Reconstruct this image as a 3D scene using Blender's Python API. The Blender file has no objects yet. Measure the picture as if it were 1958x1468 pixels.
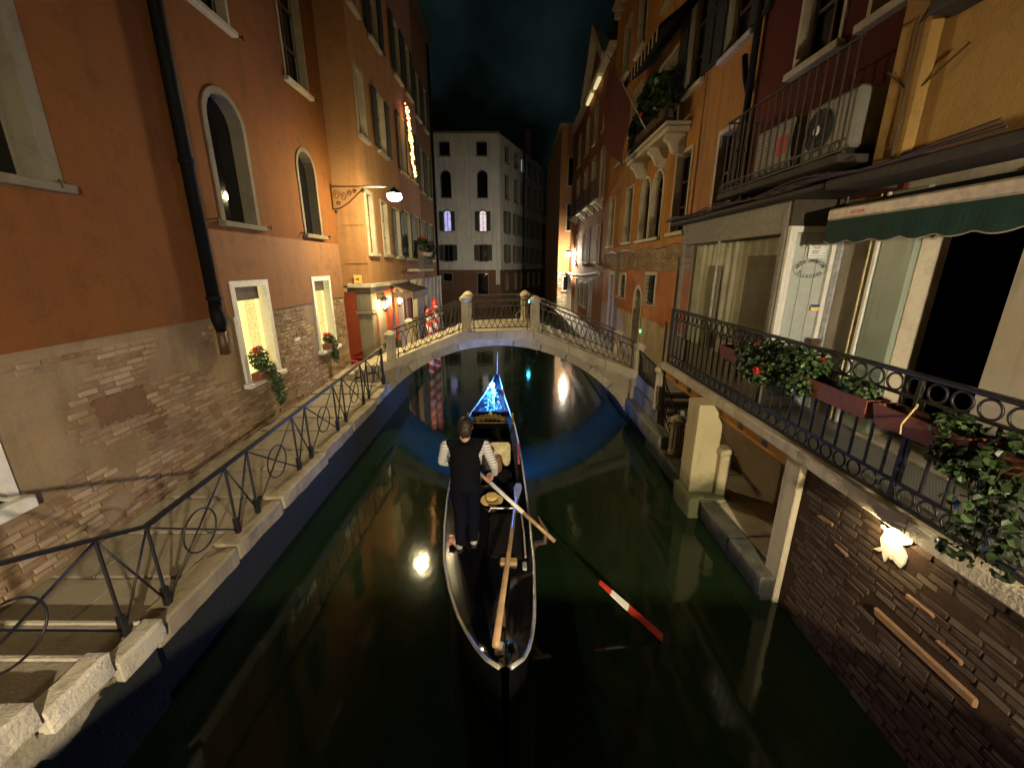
import bpy, bmesh, math, random
from mathutils import Vector, Matrix, noise as mnoise
random.seed(7)
R = math.radians
scene = bpy.context.scene
col = scene.collection

# ------------------------------------------------------------------ camera
cam_d = bpy.data.cameras.new("camera")
cam_d.sensor_fit = 'HORIZONTAL'
cam_d.sensor_width = 36.0
cam_d.lens = 36.0 * 780.0 / 1958.0
cam_d.clip_start = 0.05
cam_d.clip_end = 2000
cam = bpy.data.objects.new("camera", cam_d)
cam.location = (0, 0, 4.1)
cam.rotation_euler = (R(90 - 16.16), 0, 0)
col.objects.link(cam)
scene.camera = cam

# ------------------------------------------------------------------ night sky
world = bpy.data.worlds.new("World")
scene.world = world
world.use_nodes = True
wn = world.node_tree.nodes
wl = world.node_tree.links
wn.clear()
w_out = wn.new('ShaderNodeOutputWorld')
w_bg = wn.new('ShaderNodeBackground')
w_tc = wn.new('ShaderNodeTexCoord')
w_no = wn.new('ShaderNodeTexNoise')
w_no.inputs['Scale'].default_value = 3.1
w_no.inputs['Detail'].default_value = 4
w_no.inputs['Roughness'].default_value = .5
w_rp = wn.new('ShaderNodeValToRGB')
w_rp.color_ramp.elements[0].position = .44
w_rp.color_ramp.elements[0].color = (.0006, .0010, .0009, 1)
w_rp.color_ramp.elements[1].position = .62
w_rp.color_ramp.elements[1].color = (.0046, .0098, .0090, 1)
wl.new(w_tc.outputs['Generated'], w_no.inputs['Vector'])
wl.new(w_no.outputs['Fac'], w_rp.inputs['Fac'])
wl.new(w_rp.outputs['Color'], w_bg.inputs['Color'])
wl.new(w_bg.outputs['Background'], w_out.inputs['Surface'])
w_bg.inputs['Strength'].default_value = 1.0

# ------------------------------------------------------------------ render set-up
scene.render.engine = 'CYCLES'
cy = scene.cycles
cy.use_denoising = True
cy.max_bounces = 6
cy.diffuse_bounces = 2
cy.glossy_bounces = 3
cy.transmission_bounces = 4
cy.transparent_max_bounces = 8
cy.sample_clamp_indirect = 3.0
cy.caustics_reflective = False
cy.caustics_refractive = False
vs = scene.view_settings
vs.view_transform = 'Standard'
vs.look = 'None'
vs.exposure = 0.0
vs.gamma = 1.0
vs.use_curve_mapping = False

# strength of each kind of lamp in the place
L_NEAR, L_BRACKET, L_LANTERN, L_FAR, L_BOW = 12500, 850, 1000, 2200, 5800

# ------------------------------------------------------------------ helpers
ORG = {}


def org(o):
    return ORG.get(o.name, Vector((0, 0, 0))) if o else Vector((0, 0, 0))


def tag(o, label=None, cat=None, group=None, kind=None):
    if label: o['label'] = label
    if cat: o['category'] = cat
    if group: o['group'] = group
    if kind: o['kind'] = kind
    return o


def link(o, parent, loc):
    col.objects.link(o)
    loc = Vector(loc)
    if parent:
        o.parent = parent
        o.location = loc - org(parent)
    else:
        o.location = loc
    ORG[o.name] = loc
    return o


def root(name, loc, label, cat, group=None, kind=None):
    o = bpy.data.objects.new(name, None)
    o.empty_display_size = .1
    link(o, None, loc)
    return tag(o, label, cat, group, kind)


def inst(name, mesh, loc, parent, rot=None, scale=None):
    o = bpy.data.objects.new(name, mesh)
    link(o, parent, loc)
    if rot: o.rotation_euler = rot
    if scale: o.scale = scale
    return o


class MB:
    def __init__(s):
        s.v = []
        s.f = []

    def add(s, vs_, fs_):
        b = len(s.v)
        s.v += [tuple(p) for p in vs_]
        s.f += [tuple(i + b for i in f) for f in fs_]
        return s

    def box(s, x0, x1, y0, y1, z0, z1):
        return s.add([(x, y, z) for z in (z0, z1) for y in (y0, y1) for x in (x0, x1)],
                     [(0, 2, 3, 1), (4, 5, 7, 6), (0, 1, 5, 4), (2, 6, 7, 3), (0, 4, 6, 2), (1, 3, 7, 5)])

    def cbox(s, x0, x1, y0, y1, z0, z1, b=.01, j=0.0):
        """a box with chamfered edges; j jitters its corners"""
        lo = (x0, y0, z0)
        hi = (x1, y1, z1)
        ids = {}
        vv = []
        for cx in (0, 1):
            for cy_ in (0, 1):
                for cz in (0, 1):
                    c = (cx, cy_, cz)
                    jit = [random.uniform(-j, j) for _ in range(3)]
                    for ax in range(3):
                        p = []
                        for k in range(3):
                            e = hi[k] if c[k] else lo[k]
                            if k != ax:
                                e += -b if c[k] else b
                            p.append(e + jit[k])
                        ids[(c, ax)] = len(vv)
                        vv.append(p)
        ff = []
        for ax in range(3):
            o1, o2 = [k for k in range(3) if k != ax]
            for sd in (0, 1):
                q = []
                for (p1, p2) in ((0, 0), (1, 0), (1, 1), (0, 1)):
                    c = [0, 0, 0]
                    c[ax] = sd
                    c[o1] = p1
                    c[o2] = p2
                    q.append(ids[(tuple(c), ax)])
                ff.append(tuple(q))
        for ax in range(3):
            o1, o2 = [k for k in range(3) if k != ax]
            for p1 in (0, 1):
                for p2 in (0, 1):
                    a = [0, 0, 0]
                    a[o1] = p1
                    a[o2] = p2
                    b_ = list(a)
                    b_[ax] = 1
                    a = tuple(a)
                    b_ = tuple(b_)
                    ff.append((ids[(a, o1)], ids[(b_, o1)], ids[(b_, o2)], ids[(a, o2)]))
        for cx in (0, 1):
            for cy_ in (0, 1):
                for cz in (0, 1):
                    ff.append(tuple(ids[((cx, cy_, cz), a)] for a in range(3)))
        return s.add(vv, ff)

    def prism(s, pts, ext):
        n = len(pts)
        e = Vector(ext)
        a = [Vector(p) for p in pts]
        b = [p + e for p in a]
        fs_ = [tuple(range(n)), tuple(reversed(range(n, 2 * n)))]
        fs_ += [(i, (i + 1) % n, n + (i + 1) % n, n + i) for i in range(n)]
        return s.add(a + b, fs_)

    def tube(s, pts, r, n=6, closed=False, caps=True):
        pts = [Vector(p) for p in pts]
        m = len(pts)
        rr = r if isinstance(r, (list, tuple)) else [r] * m
        rings = []
        prev = None
        for i, p in enumerate(pts):
            if closed:
                d = pts[(i + 1) % m] - pts[i - 1]
            else:
                d = pts[min(i + 1, m - 1)] - pts[max(i - 1, 0)]
            d.normalize()
            if prev is None:
                up = Vector((0, 0, 1)) if abs(d.z) < .9 else Vector((1, 0, 0))
                u = d.cross(up).normalized()
            else:
                u = (prev - d * prev.dot(d)).normalized()
            prev = u
            w = d.cross(u)
            rings.append([p + (u * math.cos(2 * math.pi * k / n) + w * math.sin(2 * math.pi * k / n)) * rr[i] for k in range(n)])
        vv = [q for rg in rings for q in rg]
        ff = []
        for i in range(m if closed else m - 1):
            a = i * n
            b = ((i + 1) % m) * n
            for k in range(n):
                ff.append((a + k, a + (k + 1) % n, b + (k + 1) % n, b + k))
        if not closed and caps:
            ff.append(tuple(reversed(range(n))))
            ff.append(tuple(range((m - 1) * n, m * n)))
        return s.add(vv, ff)

    def bar(s, a, b, w, h=None, up=(0, 0, 1)):
        """a straight bar of rectangular section"""
        a = Vector(a)
        b = Vector(b)
        h = w if h is None else h
        d = (b - a).normalized()
        up = Vector(up)
        if abs(d.dot(up)) > .98: up = Vector((1, 0, 0))
        u = d.cross(up).normalized() * w / 2
        w_ = u.cross(d).normalized() * h / 2
        vv = []
        for p in (a, b):
            vv += [p - u - w_, p + u - w_, p + u + w_, p - u + w_]
        return s.add(vv, [(0, 1, 2, 3), (7, 6, 5, 4), (0, 4, 5, 1), (1, 5, 6, 2), (2, 6, 7, 3), (3, 7, 4, 0)])

    def lathe(s, c, prof, n=12, axis=(0, 0, 1)):
        c = Vector(c)
        ax = Vector(axis).normalized()
        t = Vector((1, 0, 0)) if abs(ax.x) < .9 else Vector((0, 1, 0))
        u = ax.cross(t).normalized()
        w = ax.cross(u)
        vv = []
        for r, z in prof:
            for k in range(n):
                g = 2 * math.pi * k / n
                vv.append(c + ax * z + (u * math.cos(g) + w * math.sin(g)) * r)
        ff = []
        for i in range(len(prof) - 1):
            for k in range(n):
                ff.append((i * n + k, i * n + (k + 1) % n, (i + 1) * n + (k + 1) % n, (i + 1) * n + k))
        ff.append(tuple(reversed(range(n))))
        ff.append(tuple(range((len(prof) - 1) * n, len(prof) * n)))
        return s.add(vv, ff)

    def ball(s, c, r, n=10, m=6):
        rx, ry, rz = (r, r, r) if not isinstance(r, (tuple, list)) else r
        c = Vector(c)
        vv = [c + Vector((0, 0, -rz))]
        for i in range(1, m):
            t = -math.pi / 2 + math.pi * i / m
            for k in range(n):
                g = 2 * math.pi * k / n
                vv.append(c + Vector((rx * math.cos(t) * math.cos(g), ry * math.cos(t) * math.sin(g), rz * math.sin(t))))
        vv.append(c + Vector((0, 0, rz)))
        ff = [(0, 1 + (k + 1) % n, 1 + k) for k in range(n)]
        for i in range(m - 2):
            for k in range(n):
                a = 1 + i * n
                ff.append((a + k, a + (k + 1) % n, a + n + (k + 1) % n, a + n + k))
        l = len(vv) - 1
        a = 1 + (m - 2) * n
        ff += [(a + k, a + (k + 1) % n, l) for k in range(n)]
        return s.add(vv, ff)

    def mesh(s, name, mat, smooth=False, o=Vector((0, 0, 0))):
        me = bpy.data.meshes.new(name)
        me.from_pydata([(p[0] - o[0], p[1] - o[1], p[2] - o[2]) for p in s.v], [], s.f)
        for m_ in (mat if isinstance(mat, (list, tuple)) else [mat]):
            me.materials.append(m_)
        if smooth:
            me.shade_smooth()
        return me

    def build(s, name, mat, parent=None, smooth=False, at=None):
        o = Vector(at) if at is not None else org(parent)
        return inst(name, s.mesh(name, mat, smooth, o), o, parent)


def rough_block(x0, x1, y0, y1, z0, z1, amp=.018, cuts=6):
    """a worn block of stone: rounded, chipped edges"""
    bm = bmesh.new()
    bmesh.ops.create_cube(bm, size=1)
    bmesh.ops.subdivide_edges(bm, edges=bm.edges, cuts=cuts, use_grid_fill=True)
    mb = MB()
    bm.verts.index_update()
    sx_, sy_, sz_ = x1 - x0, y1 - y0, z1 - z0
    for v in bm.verts:
        # round the corners off, then wear the surface away unevenly
        edge = sum(1 for q in v.co if abs(q) > .49)
        p = Vector((x0 + (v.co.x + .5) * sx_, y0 + (v.co.y + .5) * sy_, z0 + (v.co.z + .5) * sz_))
        if edge >= 2:
            p -= Vector((math.copysign(1, v.co.x) * (abs(v.co.x) > .49), math.copysign(1, v.co.y) * (abs(v.co.y) > .49), math.copysign(1, v.co.z) * (abs(v.co.z) > .49))) * amp * (.5 + .8 * abs(mnoise.noise(p * 5)))
        p += mnoise.noise_vector(p * 4.5) * amp * .6 + mnoise.noise_vector(p * 14) * amp * .3
        mb.v.append(tuple(p))
    mb.f = [tuple(v.index for v in f.verts) for f in bm.faces]
    bm.free()
    return mb


def ring_pts(c, r, u, w, n=16):
    c = Vector(c)
    u = Vector(u)
    w = Vector(w)
    return [c + u * (r * math.cos(2 * math.pi * k / n)) + w * (r * math.sin(2 * math.pi * k / n)) for k in range(n)]


# ------------------------------------------------------------------ materials
def newmat(name):
    m = bpy.data.materials.new(name)
    m.use_nodes = True
    nt = m.node_tree
    return m, nt, nt.nodes['Principled BSDF'], nt.nodes['Material Output']


def N(nt, t, **kw):
    n = nt.nodes.new(t)
    for k, v in kw.items():
        if k in n.inputs: n.inputs[k].default_value = v
        else: setattr(n, k, v)
    return n


def c4(c):
    return (c[0], c[1], c[2], 1)


def ramp(nt, src, stops):
    r = nt.nodes.new('ShaderNodeValToRGB')
    e = r.color_ramp.elements
    while len(e) > 1: e.remove(e[-1])
    e[0].position, e[0].color = stops[0][0], c4(stops[0][1])
    for p, c in stops[1:]:
        x = e.new(p)
        x.color = c4(c)
    nt.links.new(src, r.inputs['Fac'])
    return r.outputs['Color']


def wpos(nt, scale=(1, 1, 1)):
    g = nt.nodes.new('ShaderNodeNewGeometry')
    mp = nt.nodes.new('ShaderNodeMapping')
    mp.inputs['Scale'].default_value = scale
    nt.links.new(g.outputs['Position'], mp.inputs['Vector'])
    return mp.outputs['Vector']


def noise(nt, vec, sc, det=4, ro=.55):
    n = N(nt, 'ShaderNodeTexNoise')
    n.inputs['Scale'].default_value = sc
    n.inputs['Detail'].default_value = det
    n.inputs['Roughness'].default_value = ro
    nt.links.new(vec, n.inputs['Vector'])
    return n.outputs['Fac']


def mixc(nt, fac, a, b, mode='MIX'):
    m = nt.nodes.new('ShaderNodeMix')
    m.data_type = 'RGBA'
    m.blend_type = mode
    for i, x in ((0, fac), (6, a), (7, b)):
        if isinstance(x, (int, float)): m.inputs[i].default_value = x
        elif isinstance(x, tuple): m.inputs[i].default_value = c4(x)
        else: nt.links.new(x, m.inputs[i])
    return m.outputs[2]


def bump(nt, bs, h, st=.3, dist=.02):
    b = nt.nodes.new('ShaderNodeBump')
    b.inputs['Strength'].default_value = st
    b.inputs['Distance'].default_value = dist
    nt.links.new(h, b.inputs['Height'])
    nt.links.new(b.outputs['Normal'], bs.inputs['Normal'])


def stucco(name, base, alt, dirt=(.06, .045, .03), streak=.5, rough=.9):
    """lime plaster: blotches of two tints, vertical run-off stains, trowel relief"""
    m, nt, bs, _ = newmat(name)
    p = wpos(nt)
    big = noise(nt, p, .55, 6, .62)
    c = mixc(nt, ramp(nt, big, [(.36, (0, 0, 0)), (.66, (1, 1, 1))]), base, alt)
    run = noise(nt, wpos(nt, (2.4, 2.4, .16)), 1.3, 5, .6)
    c = mixc(nt, ramp(nt, run, [(.50, (0, 0, 0)), (.78, (streak, streak, streak))]), c, dirt)
    blot = noise(nt, p, 3.1, 5, .7)
    c = mixc(nt, ramp(nt, blot, [(.52, (0, 0, 0)), (.74, (.65, .65, .65))]), c, tuple(x * .5 for x in base))
    c = mixc(nt, ramp(nt, noise(nt, p, 26, 4, .7), [(.35, (0, 0, 0)), (.7, (.22, .22, .22))]), c, tuple(min(1, x * 1.5) for x in base))
    nt.links.new(c, bs.inputs['Base Color'])
    bs.inputs['Roughness'].default_value = rough
    bs.inputs['Specular IOR Level'].default_value = .2
    mixh = mixc(nt, .35, noise(nt, p, 5, 5), noise(nt, p, 60, 3))
    bump(nt, bs, mixh, .5, .03)
    return m


def stone(name, base, dark, sc=2.2, rough=.75, algae=None, relief=.8):
    m, nt, bs, _ = newmat(name)
    p = wpos(nt)
    g = nt.nodes.new('ShaderNodeObjectInfo')
    n1 = noise(nt, p, sc, 6, .65)
    c = ramp(nt, n1, [(.30, dark), (.58, base), (.8, tuple(min(1, x * 1.15) for x in base))])
    c = mixc(nt, ramp(nt, g.outputs['Random'], [(0, (0, 0, 0)), (1, (.7, .7, .7))]), c, dark)
    run = noise(nt, wpos(nt, (5, 5, .5)), 1.6, 4, .6)
    c = mixc(nt, ramp(nt, run, [(.55, (0, 0, 0)), (.8, (.6, .6, .6))]), c, tuple(x * .45 for x in dark))
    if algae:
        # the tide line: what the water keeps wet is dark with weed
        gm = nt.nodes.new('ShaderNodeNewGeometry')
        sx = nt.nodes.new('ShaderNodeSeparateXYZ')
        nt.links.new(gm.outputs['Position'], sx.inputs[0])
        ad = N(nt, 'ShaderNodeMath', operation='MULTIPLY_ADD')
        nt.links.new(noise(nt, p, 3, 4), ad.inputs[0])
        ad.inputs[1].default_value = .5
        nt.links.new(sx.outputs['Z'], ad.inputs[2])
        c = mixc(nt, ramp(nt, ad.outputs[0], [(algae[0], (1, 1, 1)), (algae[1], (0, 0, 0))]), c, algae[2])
    nt.links.new(c, bs.inputs['Base Color'])
    bs.inputs['Roughness'].default_value = rough
    bump(nt, bs, mixc(nt, .4, noise(nt, p, 7, 6, .7), noise(nt, p, 45, 3)), relief, .035)
    return m


def brickmat(name, stops, dk=1.0):
    m, nt, bs, _ = newmat(name)
    g = nt.nodes.new('ShaderNodeNewGeometry')
    oi = nt.nodes.new('ShaderNodeObjectInfo')
    ad = N(nt, 'ShaderNodeMath', operation='ADD')
    nt.links.new(g.outputs['Random Per Island'], ad.inputs[0])
    nt.links.new(oi.outputs['Random'], ad.inputs[1])
    fr = N(nt, 'ShaderNodeMath', operation='FRACT')
    nt.links.new(ad.outputs[0], fr.inputs[0])
    p = wpos(nt)
    c = ramp(nt, fr.outputs[0], stops)
    c = mixc(nt, ramp(nt, noise(nt, p, 9, 5, .7), [(.45, (0, 0, 0)), (.75, (.7, .7, .7))]), c, (.34 * dk, .28 * dk, .20 * dk))
    c = mixc(nt, ramp(nt, noise(nt, p, .9, 4), [(.42, (0, 0, 0)), (.68, (.6, .6, .6))]), c, (.12 * dk, .075 * dk, .045 * dk))
    nt.links.new(c, bs.inputs['Base Color'])
    bs.inputs['Roughness'].default_value = .9
    bump(nt, bs, noise(nt, p, 40, 5, .7), .6, .01)
    return m


def plain(name, c, rough=.6, metal=0, spec=.5, var=.25, sc=12, bmp=.15, coat=0):
    m, nt, bs, _ = newmat(name)
    p = wpos(nt)
    nt.links.new(ramp(nt, noise(nt, p, sc, 4), [(.3, tuple(x * (1 - var) for x in c)), (.7, tuple(min(1, x * (1 + var)) for x in c))]), bs.inputs['Base Color'])
    bs.inputs['Roughness'].default_value = rough
    bs.inputs['Metallic'].default_value = metal
    bs.inputs['Specular IOR Level'].default_value = spec
    bs.inputs['Coat Weight'].default_value = coat
    if bmp: bump(nt, bs, noise(nt, p, sc * 4, 3), bmp, .01)
    return m


def glow(name, c, st, var=None):
    m, nt, bs, out = newmat(name)
    nt.nodes.remove(bs)
    e = nt.nodes.new('ShaderNodeEmission')
    e.inputs['Strength'].default_value = st
    if var:
        n_ = noise(nt, wpos(nt), var[0], 4)
        nt.links.new(ramp(nt, n_, [(.35, var[1]), (.65, c)]), e.inputs['Color'])
    else:
        e.inputs['Color'].default_value = c4(c)
    nt.links.new(e.outputs[0], out.inputs['Surface'])
    return m


def clearglass(name, tint=(1, 1, 1), refl=.14):
    m, nt, bs, out = newmat(name)
    nt.nodes.remove(bs)
    t = nt.nodes.new('ShaderNodeBsdfTransparent')
    t.inputs['Color'].default_value = c4(tint)
    g = nt.nodes.new('ShaderNodeBsdfGlossy')
    g.inputs['Roughness'].default_value = .015
    mx = nt.nodes.new('ShaderNodeMixShader')
    mx.inputs[0].default_value = refl
    nt.links.new(t.outputs[0], mx.inputs[1])
    nt.links.new(g.outputs[0], mx.inputs[2])
    nt.links.new(mx.outputs[0], out.inputs['Surface'])
    return m


def leafmat(name, a, b):
    m, nt, bs, _ = newmat(name)
    g = nt.nodes.new('ShaderNodeNewGeometry')
    nt.links.new(ramp(nt, g.outputs['Random Per Island'], [(0, a), (.6, b), (1, tuple(x * 1.7 for x in b))]), bs.inputs['Base Color'])
    bs.inputs['Roughness'].default_value = .45
    bs.inputs['Transmission Weight'].default_value = 0
    return m


K = {}
K['orange'] = stucco('plaster_orange', (.185, .071, .017), (.15, .053, .017))
K['rose'] = stucco('plaster_rose', (.23, .115, .055), (.25, .13, .075), streak=.3)
K['peach'] = stucco('plaster_peach', (.40, .21, .085), (.34, .165, .07))
K['pink'] = stucco('plaster_pink', (.34, .18, .14), (.28, .14, .10))
K['brown'] = stucco('plaster_brown', (.16, .085, .05), (.12, .065, .04))
K['ochre'] = stucco('plaster_ochre', (.40, .20, .05), (.32, .14, .04), streak=.85)
K['rust'] = stucco('plaster_rust', (.26, .09, .03), (.31, .15, .07), streak=.6)
K['darkred'] = stucco('plaster_dark_red', (.085, .020, .009), (.06, .015, .009))
K['yellow'] = stucco('plaster_yellow', (.43, .275, .095), (.37, .22, .07), dirt=(.14, .08, .03), streak=.4)
K['white'] = stucco('plaster_white', (.60, .57, .50), (.50, .47, .40), dirt=(.12, .09, .06), streak=.7)
K['grey'] = stucco('plaster_grey', (.21, .185, .135), (.15, .125, .085), streak=.7)
K['beige'] = stucco('plaster_beige', (.44, .385, .29), (.36, .305, .22), streak=.4)
K['mortar'] = stucco('old_mortar', (.30, .225, .14), (.17, .108, .06), dirt=(.10, .06, .032), streak=.5)
K['mortar_dark'] = stucco('shade_dark_mortar', (.040, .022, .012), (.028, .015, .008), dirt=(.015, .01, .008))  # mortar darkened too, to carry the shade of the low right wall
K['patch'] = stucco('render_patch', (.19, .11, .06), (.15, .085, .047))
K['stone'] = stone('istrian_stone', (.54, .47, .34), (.33, .28, .19))
K['stone_w'] = stone('pale_stone', (.62, .57, .46), (.42, .37, .28))
K['stone_br'] = stone('bridge_stone', (.46, .39, .26), (.22, .18, .11), sc=2.8)
K['paving'] = stone('trachyte_paving', (.34, .30, .225), (.24, .205, .15), sc=1.4, rough=.7)
K['quay'] = stone('quay_stone', (.30, .27, .20), (.17, .145, .1), algae=(.98, 1.16, (.006, .0075, .004)))  # weed band raised and blackened to swallow stray blue lamp light
K['quay_d'] = stone('wet_quay_stone', (.20, .19, .15), (.10, .095, .07), algae=(.45, .75, (.010, .012, .008)))
K['mossy'] = stone('mossy_stone', (.60, .52, .33), (.44, .37, .2), algae=(.66, .95, (.085, .088, .035)))
K['smooth'] = stone('smooth_stone', (.50, .44, .33), (.38, .32, .23), sc=1.2, relief=.1)
K['brick'] = brickmat('worn_brick', [(0, (.19, .105, .055)), (.35, (.26, .16, .09)), (.7, (.32, .22, .135)), (1, (.41, .32, .21))])
K['brick_d'] = brickmat('shade_dark_brick', [(0, (.032, .014, .006)), (.45, (.050, .022, .009)), (.8, (.062, .036, .016)), (1, (.09, .068, .042))], .24)  # very dark colour, part of it standing for the wall's shadow
K['brick_y'] = brickmat('ochre_brick', [(0, (.36, .22, .09)), (.5, (.46, .31, .14)), (1, (.52, .38, .2))])
K['iron'] = plain('wrought_iron', (.010, .009, .008), .5, 0)
K['iron_br'] = plain('rusty_iron', (.026, .017, .012), .6, 0)
K['pipe'] = plain('drainpipe_metal', (.004, .004, .004), .7, 0, .15)
K['lacquer'] = plain('black_lacquer', (.005, .005, .006), .07, 0, .4, bmp=.02, coat=0)
K['blackcloth'] = plain('black_cloth', (.006, .006, .007), .9, 0, .1)
K['trim'] = plain('worn_gunwale', (.30, .28, .22), .35)
K['steel'] = plain('polished_steel', (.55, .56, .58), .3, .45)
K['gold'] = plain('gilt_wood', (.55, .36, .11), .35, .8)
K['wood'] = plain('varnished_oar', (.36, .23, .12), .38, sc=6)
K['woodd'] = plain('dark_wood', (.075, .04, .02), .5, sc=8)
K['shutter'] = plain('shutter_paint', (.018, .022, .017), .6, sc=5)
K['shutter_br'] = plain('brown_shutter', (.045, .024, .014), .6, sc=5)
K['whitep'] = plain('white_paint', (.70, .68, .62), .45, var=.1)
K['red'] = plain('red_paint', (.48, .035, .02), .4, var=.2)
K['redwood'] = plain('red_painted_wood', (.42, .09, .035), .4, var=.2)
K['carpet'] = plain('red_carpet', (.48, .06, .035), .95, sc=30)
K['terracotta'] = plain('terracotta_plastic', (.20, .065, .03), .6)
K['green'] = plain('green_canvas', (.0015, .030, .020), .85, sc=3)
K['cassette'] = plain('awning_cassette', (.46, .37, .29), .4)
K['taupe'] = plain('taupe_cladding', (.16, .145, .11), .5)
K['glassd'] = plain('dark_pane', (.006, .006, .007), .06, 0, .5, bmp=0)
K['void'] = plain('dark_interior', (.003, .003, .003), .9, 0, .1)
K['curtain'] = plain('shop_curtain', (.46, .43, .32), .85, sc=2)
K['straw'] = plain('straw', (.62, .45, .17), .8, sc=40)
K['cream'] = plain('cream_cushion', (.66, .56, .30), .8)
K['roof'] = plain('roof_tile', (.10, .055, .035), .85)
K['slate'] = plain('dark_eaves', (.045, .035, .025), .85)
K['acwhite'] = plain('ac_casing', (.21, .20, .16), .5, var=.1)
K['acdark'] = plain('ac_grille', (.02, .02, .02), .6)
K['leaf'] = leafmat('geranium_leaves', (.012, .028, .007), (.04, .075, .02))
K['leafd'] = leafmat('ivy_leaves', (.006, .013, .004), (.022, .04, .012))
K['petal'] = leafmat('red_petals', (.35, .01, .008), (.6, .02, .015))
K['petalp'] = leafmat('pink_petals', (.6, .08, .1), (.7, .12, .12))
K['soil'] = plain('soil', (.02, .013, .008), .95)
K['skin'] = plain('skin', (.42, .24, .16), .55, var=.08, bmp=0)
K['hair'] = plain('brown_hair', (.016, .008, .005), .6, sc=60)
K['vest'] = plain('black_vest', (.0045, .0045, .0055), .85, 0, .06, sc=25)
K['trousers'] = plain('navy_trousers', (.004, .0045, .009), .9, 0, .06, sc=25)
K['shoe'] = plain('pale_shoes', (.33, .31, .28), .6)
K['ink'] = plain('ink', (.012, .012, .014), .6, bmp=0)
K['marble'] = stone('green_grey_marble', (.33, .37, .30), (.22, .27, .21), sc=1.6, rough=.4, relief=.08)
K['banner'] = plain('maroon_flag', (.05, .009, .006), .9)
K['paper'] = plain('paper', (.72, .74, .70), .7, var=.04, bmp=0)
K['blue'] = plain('blue_print', (.02, .04, .18), .5, bmp=0)
K['signy'] = plain('yellow_sign', (.75, .55, .16), .5, bmp=0)
K['shade'] = plain('grey_lamp_shade', (.16, .16, .17), .5)
K['blind'] = plain('blind_slat', (.62, .64, .62), .5, var=.06, bmp=0)

# striped shirt: stripes run round the sleeves
m, nt, bs, _ = newmat('striped_cotton')
wv = N(nt, 'ShaderNodeTexWave', bands_direction='Z')
wv.inputs['Scale'].default_value = 9
wv.inputs['Distortion'].default_value = .6
nt.links.new(wpos(nt), wv.inputs['Vector'])
nt.links.new(ramp(nt, wv.outputs['Fac'], [(.45, (.26, .26, .29)), (.55, (.62, .60, .55))]), bs.inputs['Base Color'])
bs.inputs['Roughness'].default_value = .85
K['stripe'] = m

# embossed bow deck: leaf relief in black lacquer
m, nt, bs, _ = newmat('embossed_lacquer')
vo = N(nt, 'ShaderNodeTexVoronoi', feature='DISTANCE_TO_EDGE')
vo.inputs['Scale'].default_value = 17
nt.links.new(wpos(nt), vo.inputs['Vector'])
bs.inputs['Base Color'].default_value = (.0022, .0026, .004, 1)
bs.inputs['Roughness'].default_value = .30
bs.inputs['Specular IOR Level'].default_value = .06
bump(nt, bs, ramp(nt, vo.outputs['Distance'], [(.02, (0, 0, 0)), (.16, (1, 1, 1))]), 1.0, .05)
K['emboss'] = m
K['emboss_top'] = plain('polished_carving', (.10, .10, .11), .25, .6, bmp=0)

# rubber mat with a wave relief on the terrace
m, nt, bs, _ = newmat('wave_mat')
w1 = N(nt, 'ShaderNodeTexBrick')
w1.inputs['Scale'].default_value = 16
w1.inputs['Mortar Size'].default_value = .03
w1.inputs['Color1'].default_value = (.42, .42, .40, 1)
w1.inputs['Color2'].default_value = (.34, .34, .32, 1)
w1.inputs['Mortar'].default_value = (.03, .03, .03, 1)
mp = wpos(nt)
nt.links.new(mp, w1.inputs['Vector'])
nt.links.new(w1.outputs['Color'], bs.inputs['Base Color'])
bs.inputs['Roughness'].default_value = .5
bump(nt, bs, w1.outputs['Color'], .8, .02)
K['mat'] = m

# canal water: near-still, murky green, mirror-like at low angles
m, nt, bs, _ = newmat('canal_water')
bs.inputs['Base Color'].default_value = (.008, .017, .0065, 1)
bs.inputs['Roughness'].default_value = .075
bs.inputs['IOR'].default_value = 1.42
p_ = wpos(nt, (1, .6, 1))
bump(nt, bs, mixc(nt, .25, noise(nt, p_, 1.3, 2), noise(nt, p_, 5, 2)), .10, .06)
K['water'] = m

K['bulb_warm'] = glow('warm_lamp', (1, .80, .42), L_BRACKET)
K['bulb_near'] = glow('street_lamp_glow', (1, .84, .58), L_NEAR)
K['bulb_lantern'] = glow('lantern_glow', (1, .70, .30), L_LANTERN)
K['bulb_far'] = glow('white_lamp_glow', (1, .90, .68), L_FAR)
K['bulb_bow'] = glow('bow_lamp_glow', (.03, .22, 1), L_BOW)
K['bulb_cyan'] = glow('cyan_lamp_glow', (.05, .6, .9), 60)
K['bulb_green'] = glow('green_diode', (.1, .9, .2), 4)
K['lit_yellow'] = glow('lit_yellow_pane', (1, .80, .26), 1.7, (5, (.94, .72, .20)))
K['lit_curtain'] = glow('lit_curtain', (.95, .76, .26), 1.35, (26, (.62, .46, .13)))
K['lit_lilac'] = glow('lit_lilac_pane', (.62, .58, 1.0), .95, (2.2, (.36, .33, .62)))
K['lit_pink'] = glow('lit_pink_pane', (1, .80, .78), 1.05, (2.2, (.62, .5, .56)))
K['lit_blue'] = glow('lit_blue_pane', (.55, .68, .85), .7)
K['lit_amber'] = glow('lit_amber_strip', (1, .80, .40), .8)
K['fairy'] = glow('fairy_bulbs', (1, .42, .12), 9)
K['added_glow'] = glow('added_lamp_glow', (1, .80, .42), 3400)  # for the lamp added under the terrace ledge
K['pane'] = clearglass('shop_glass', (.98, 1, .98), .09)
K['pane_lamp'] = clearglass('lamp_glass', (1, 1, 1), .06)


# ------------------------------------------------------------------ builders for walls and windows
def plane(o, u, n):
    return lambda a, z, d=0.0: Vector((o[0] + u[0] * a + n[0] * d, o[1] + u[1] * a + n[1] * d, z))


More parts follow.
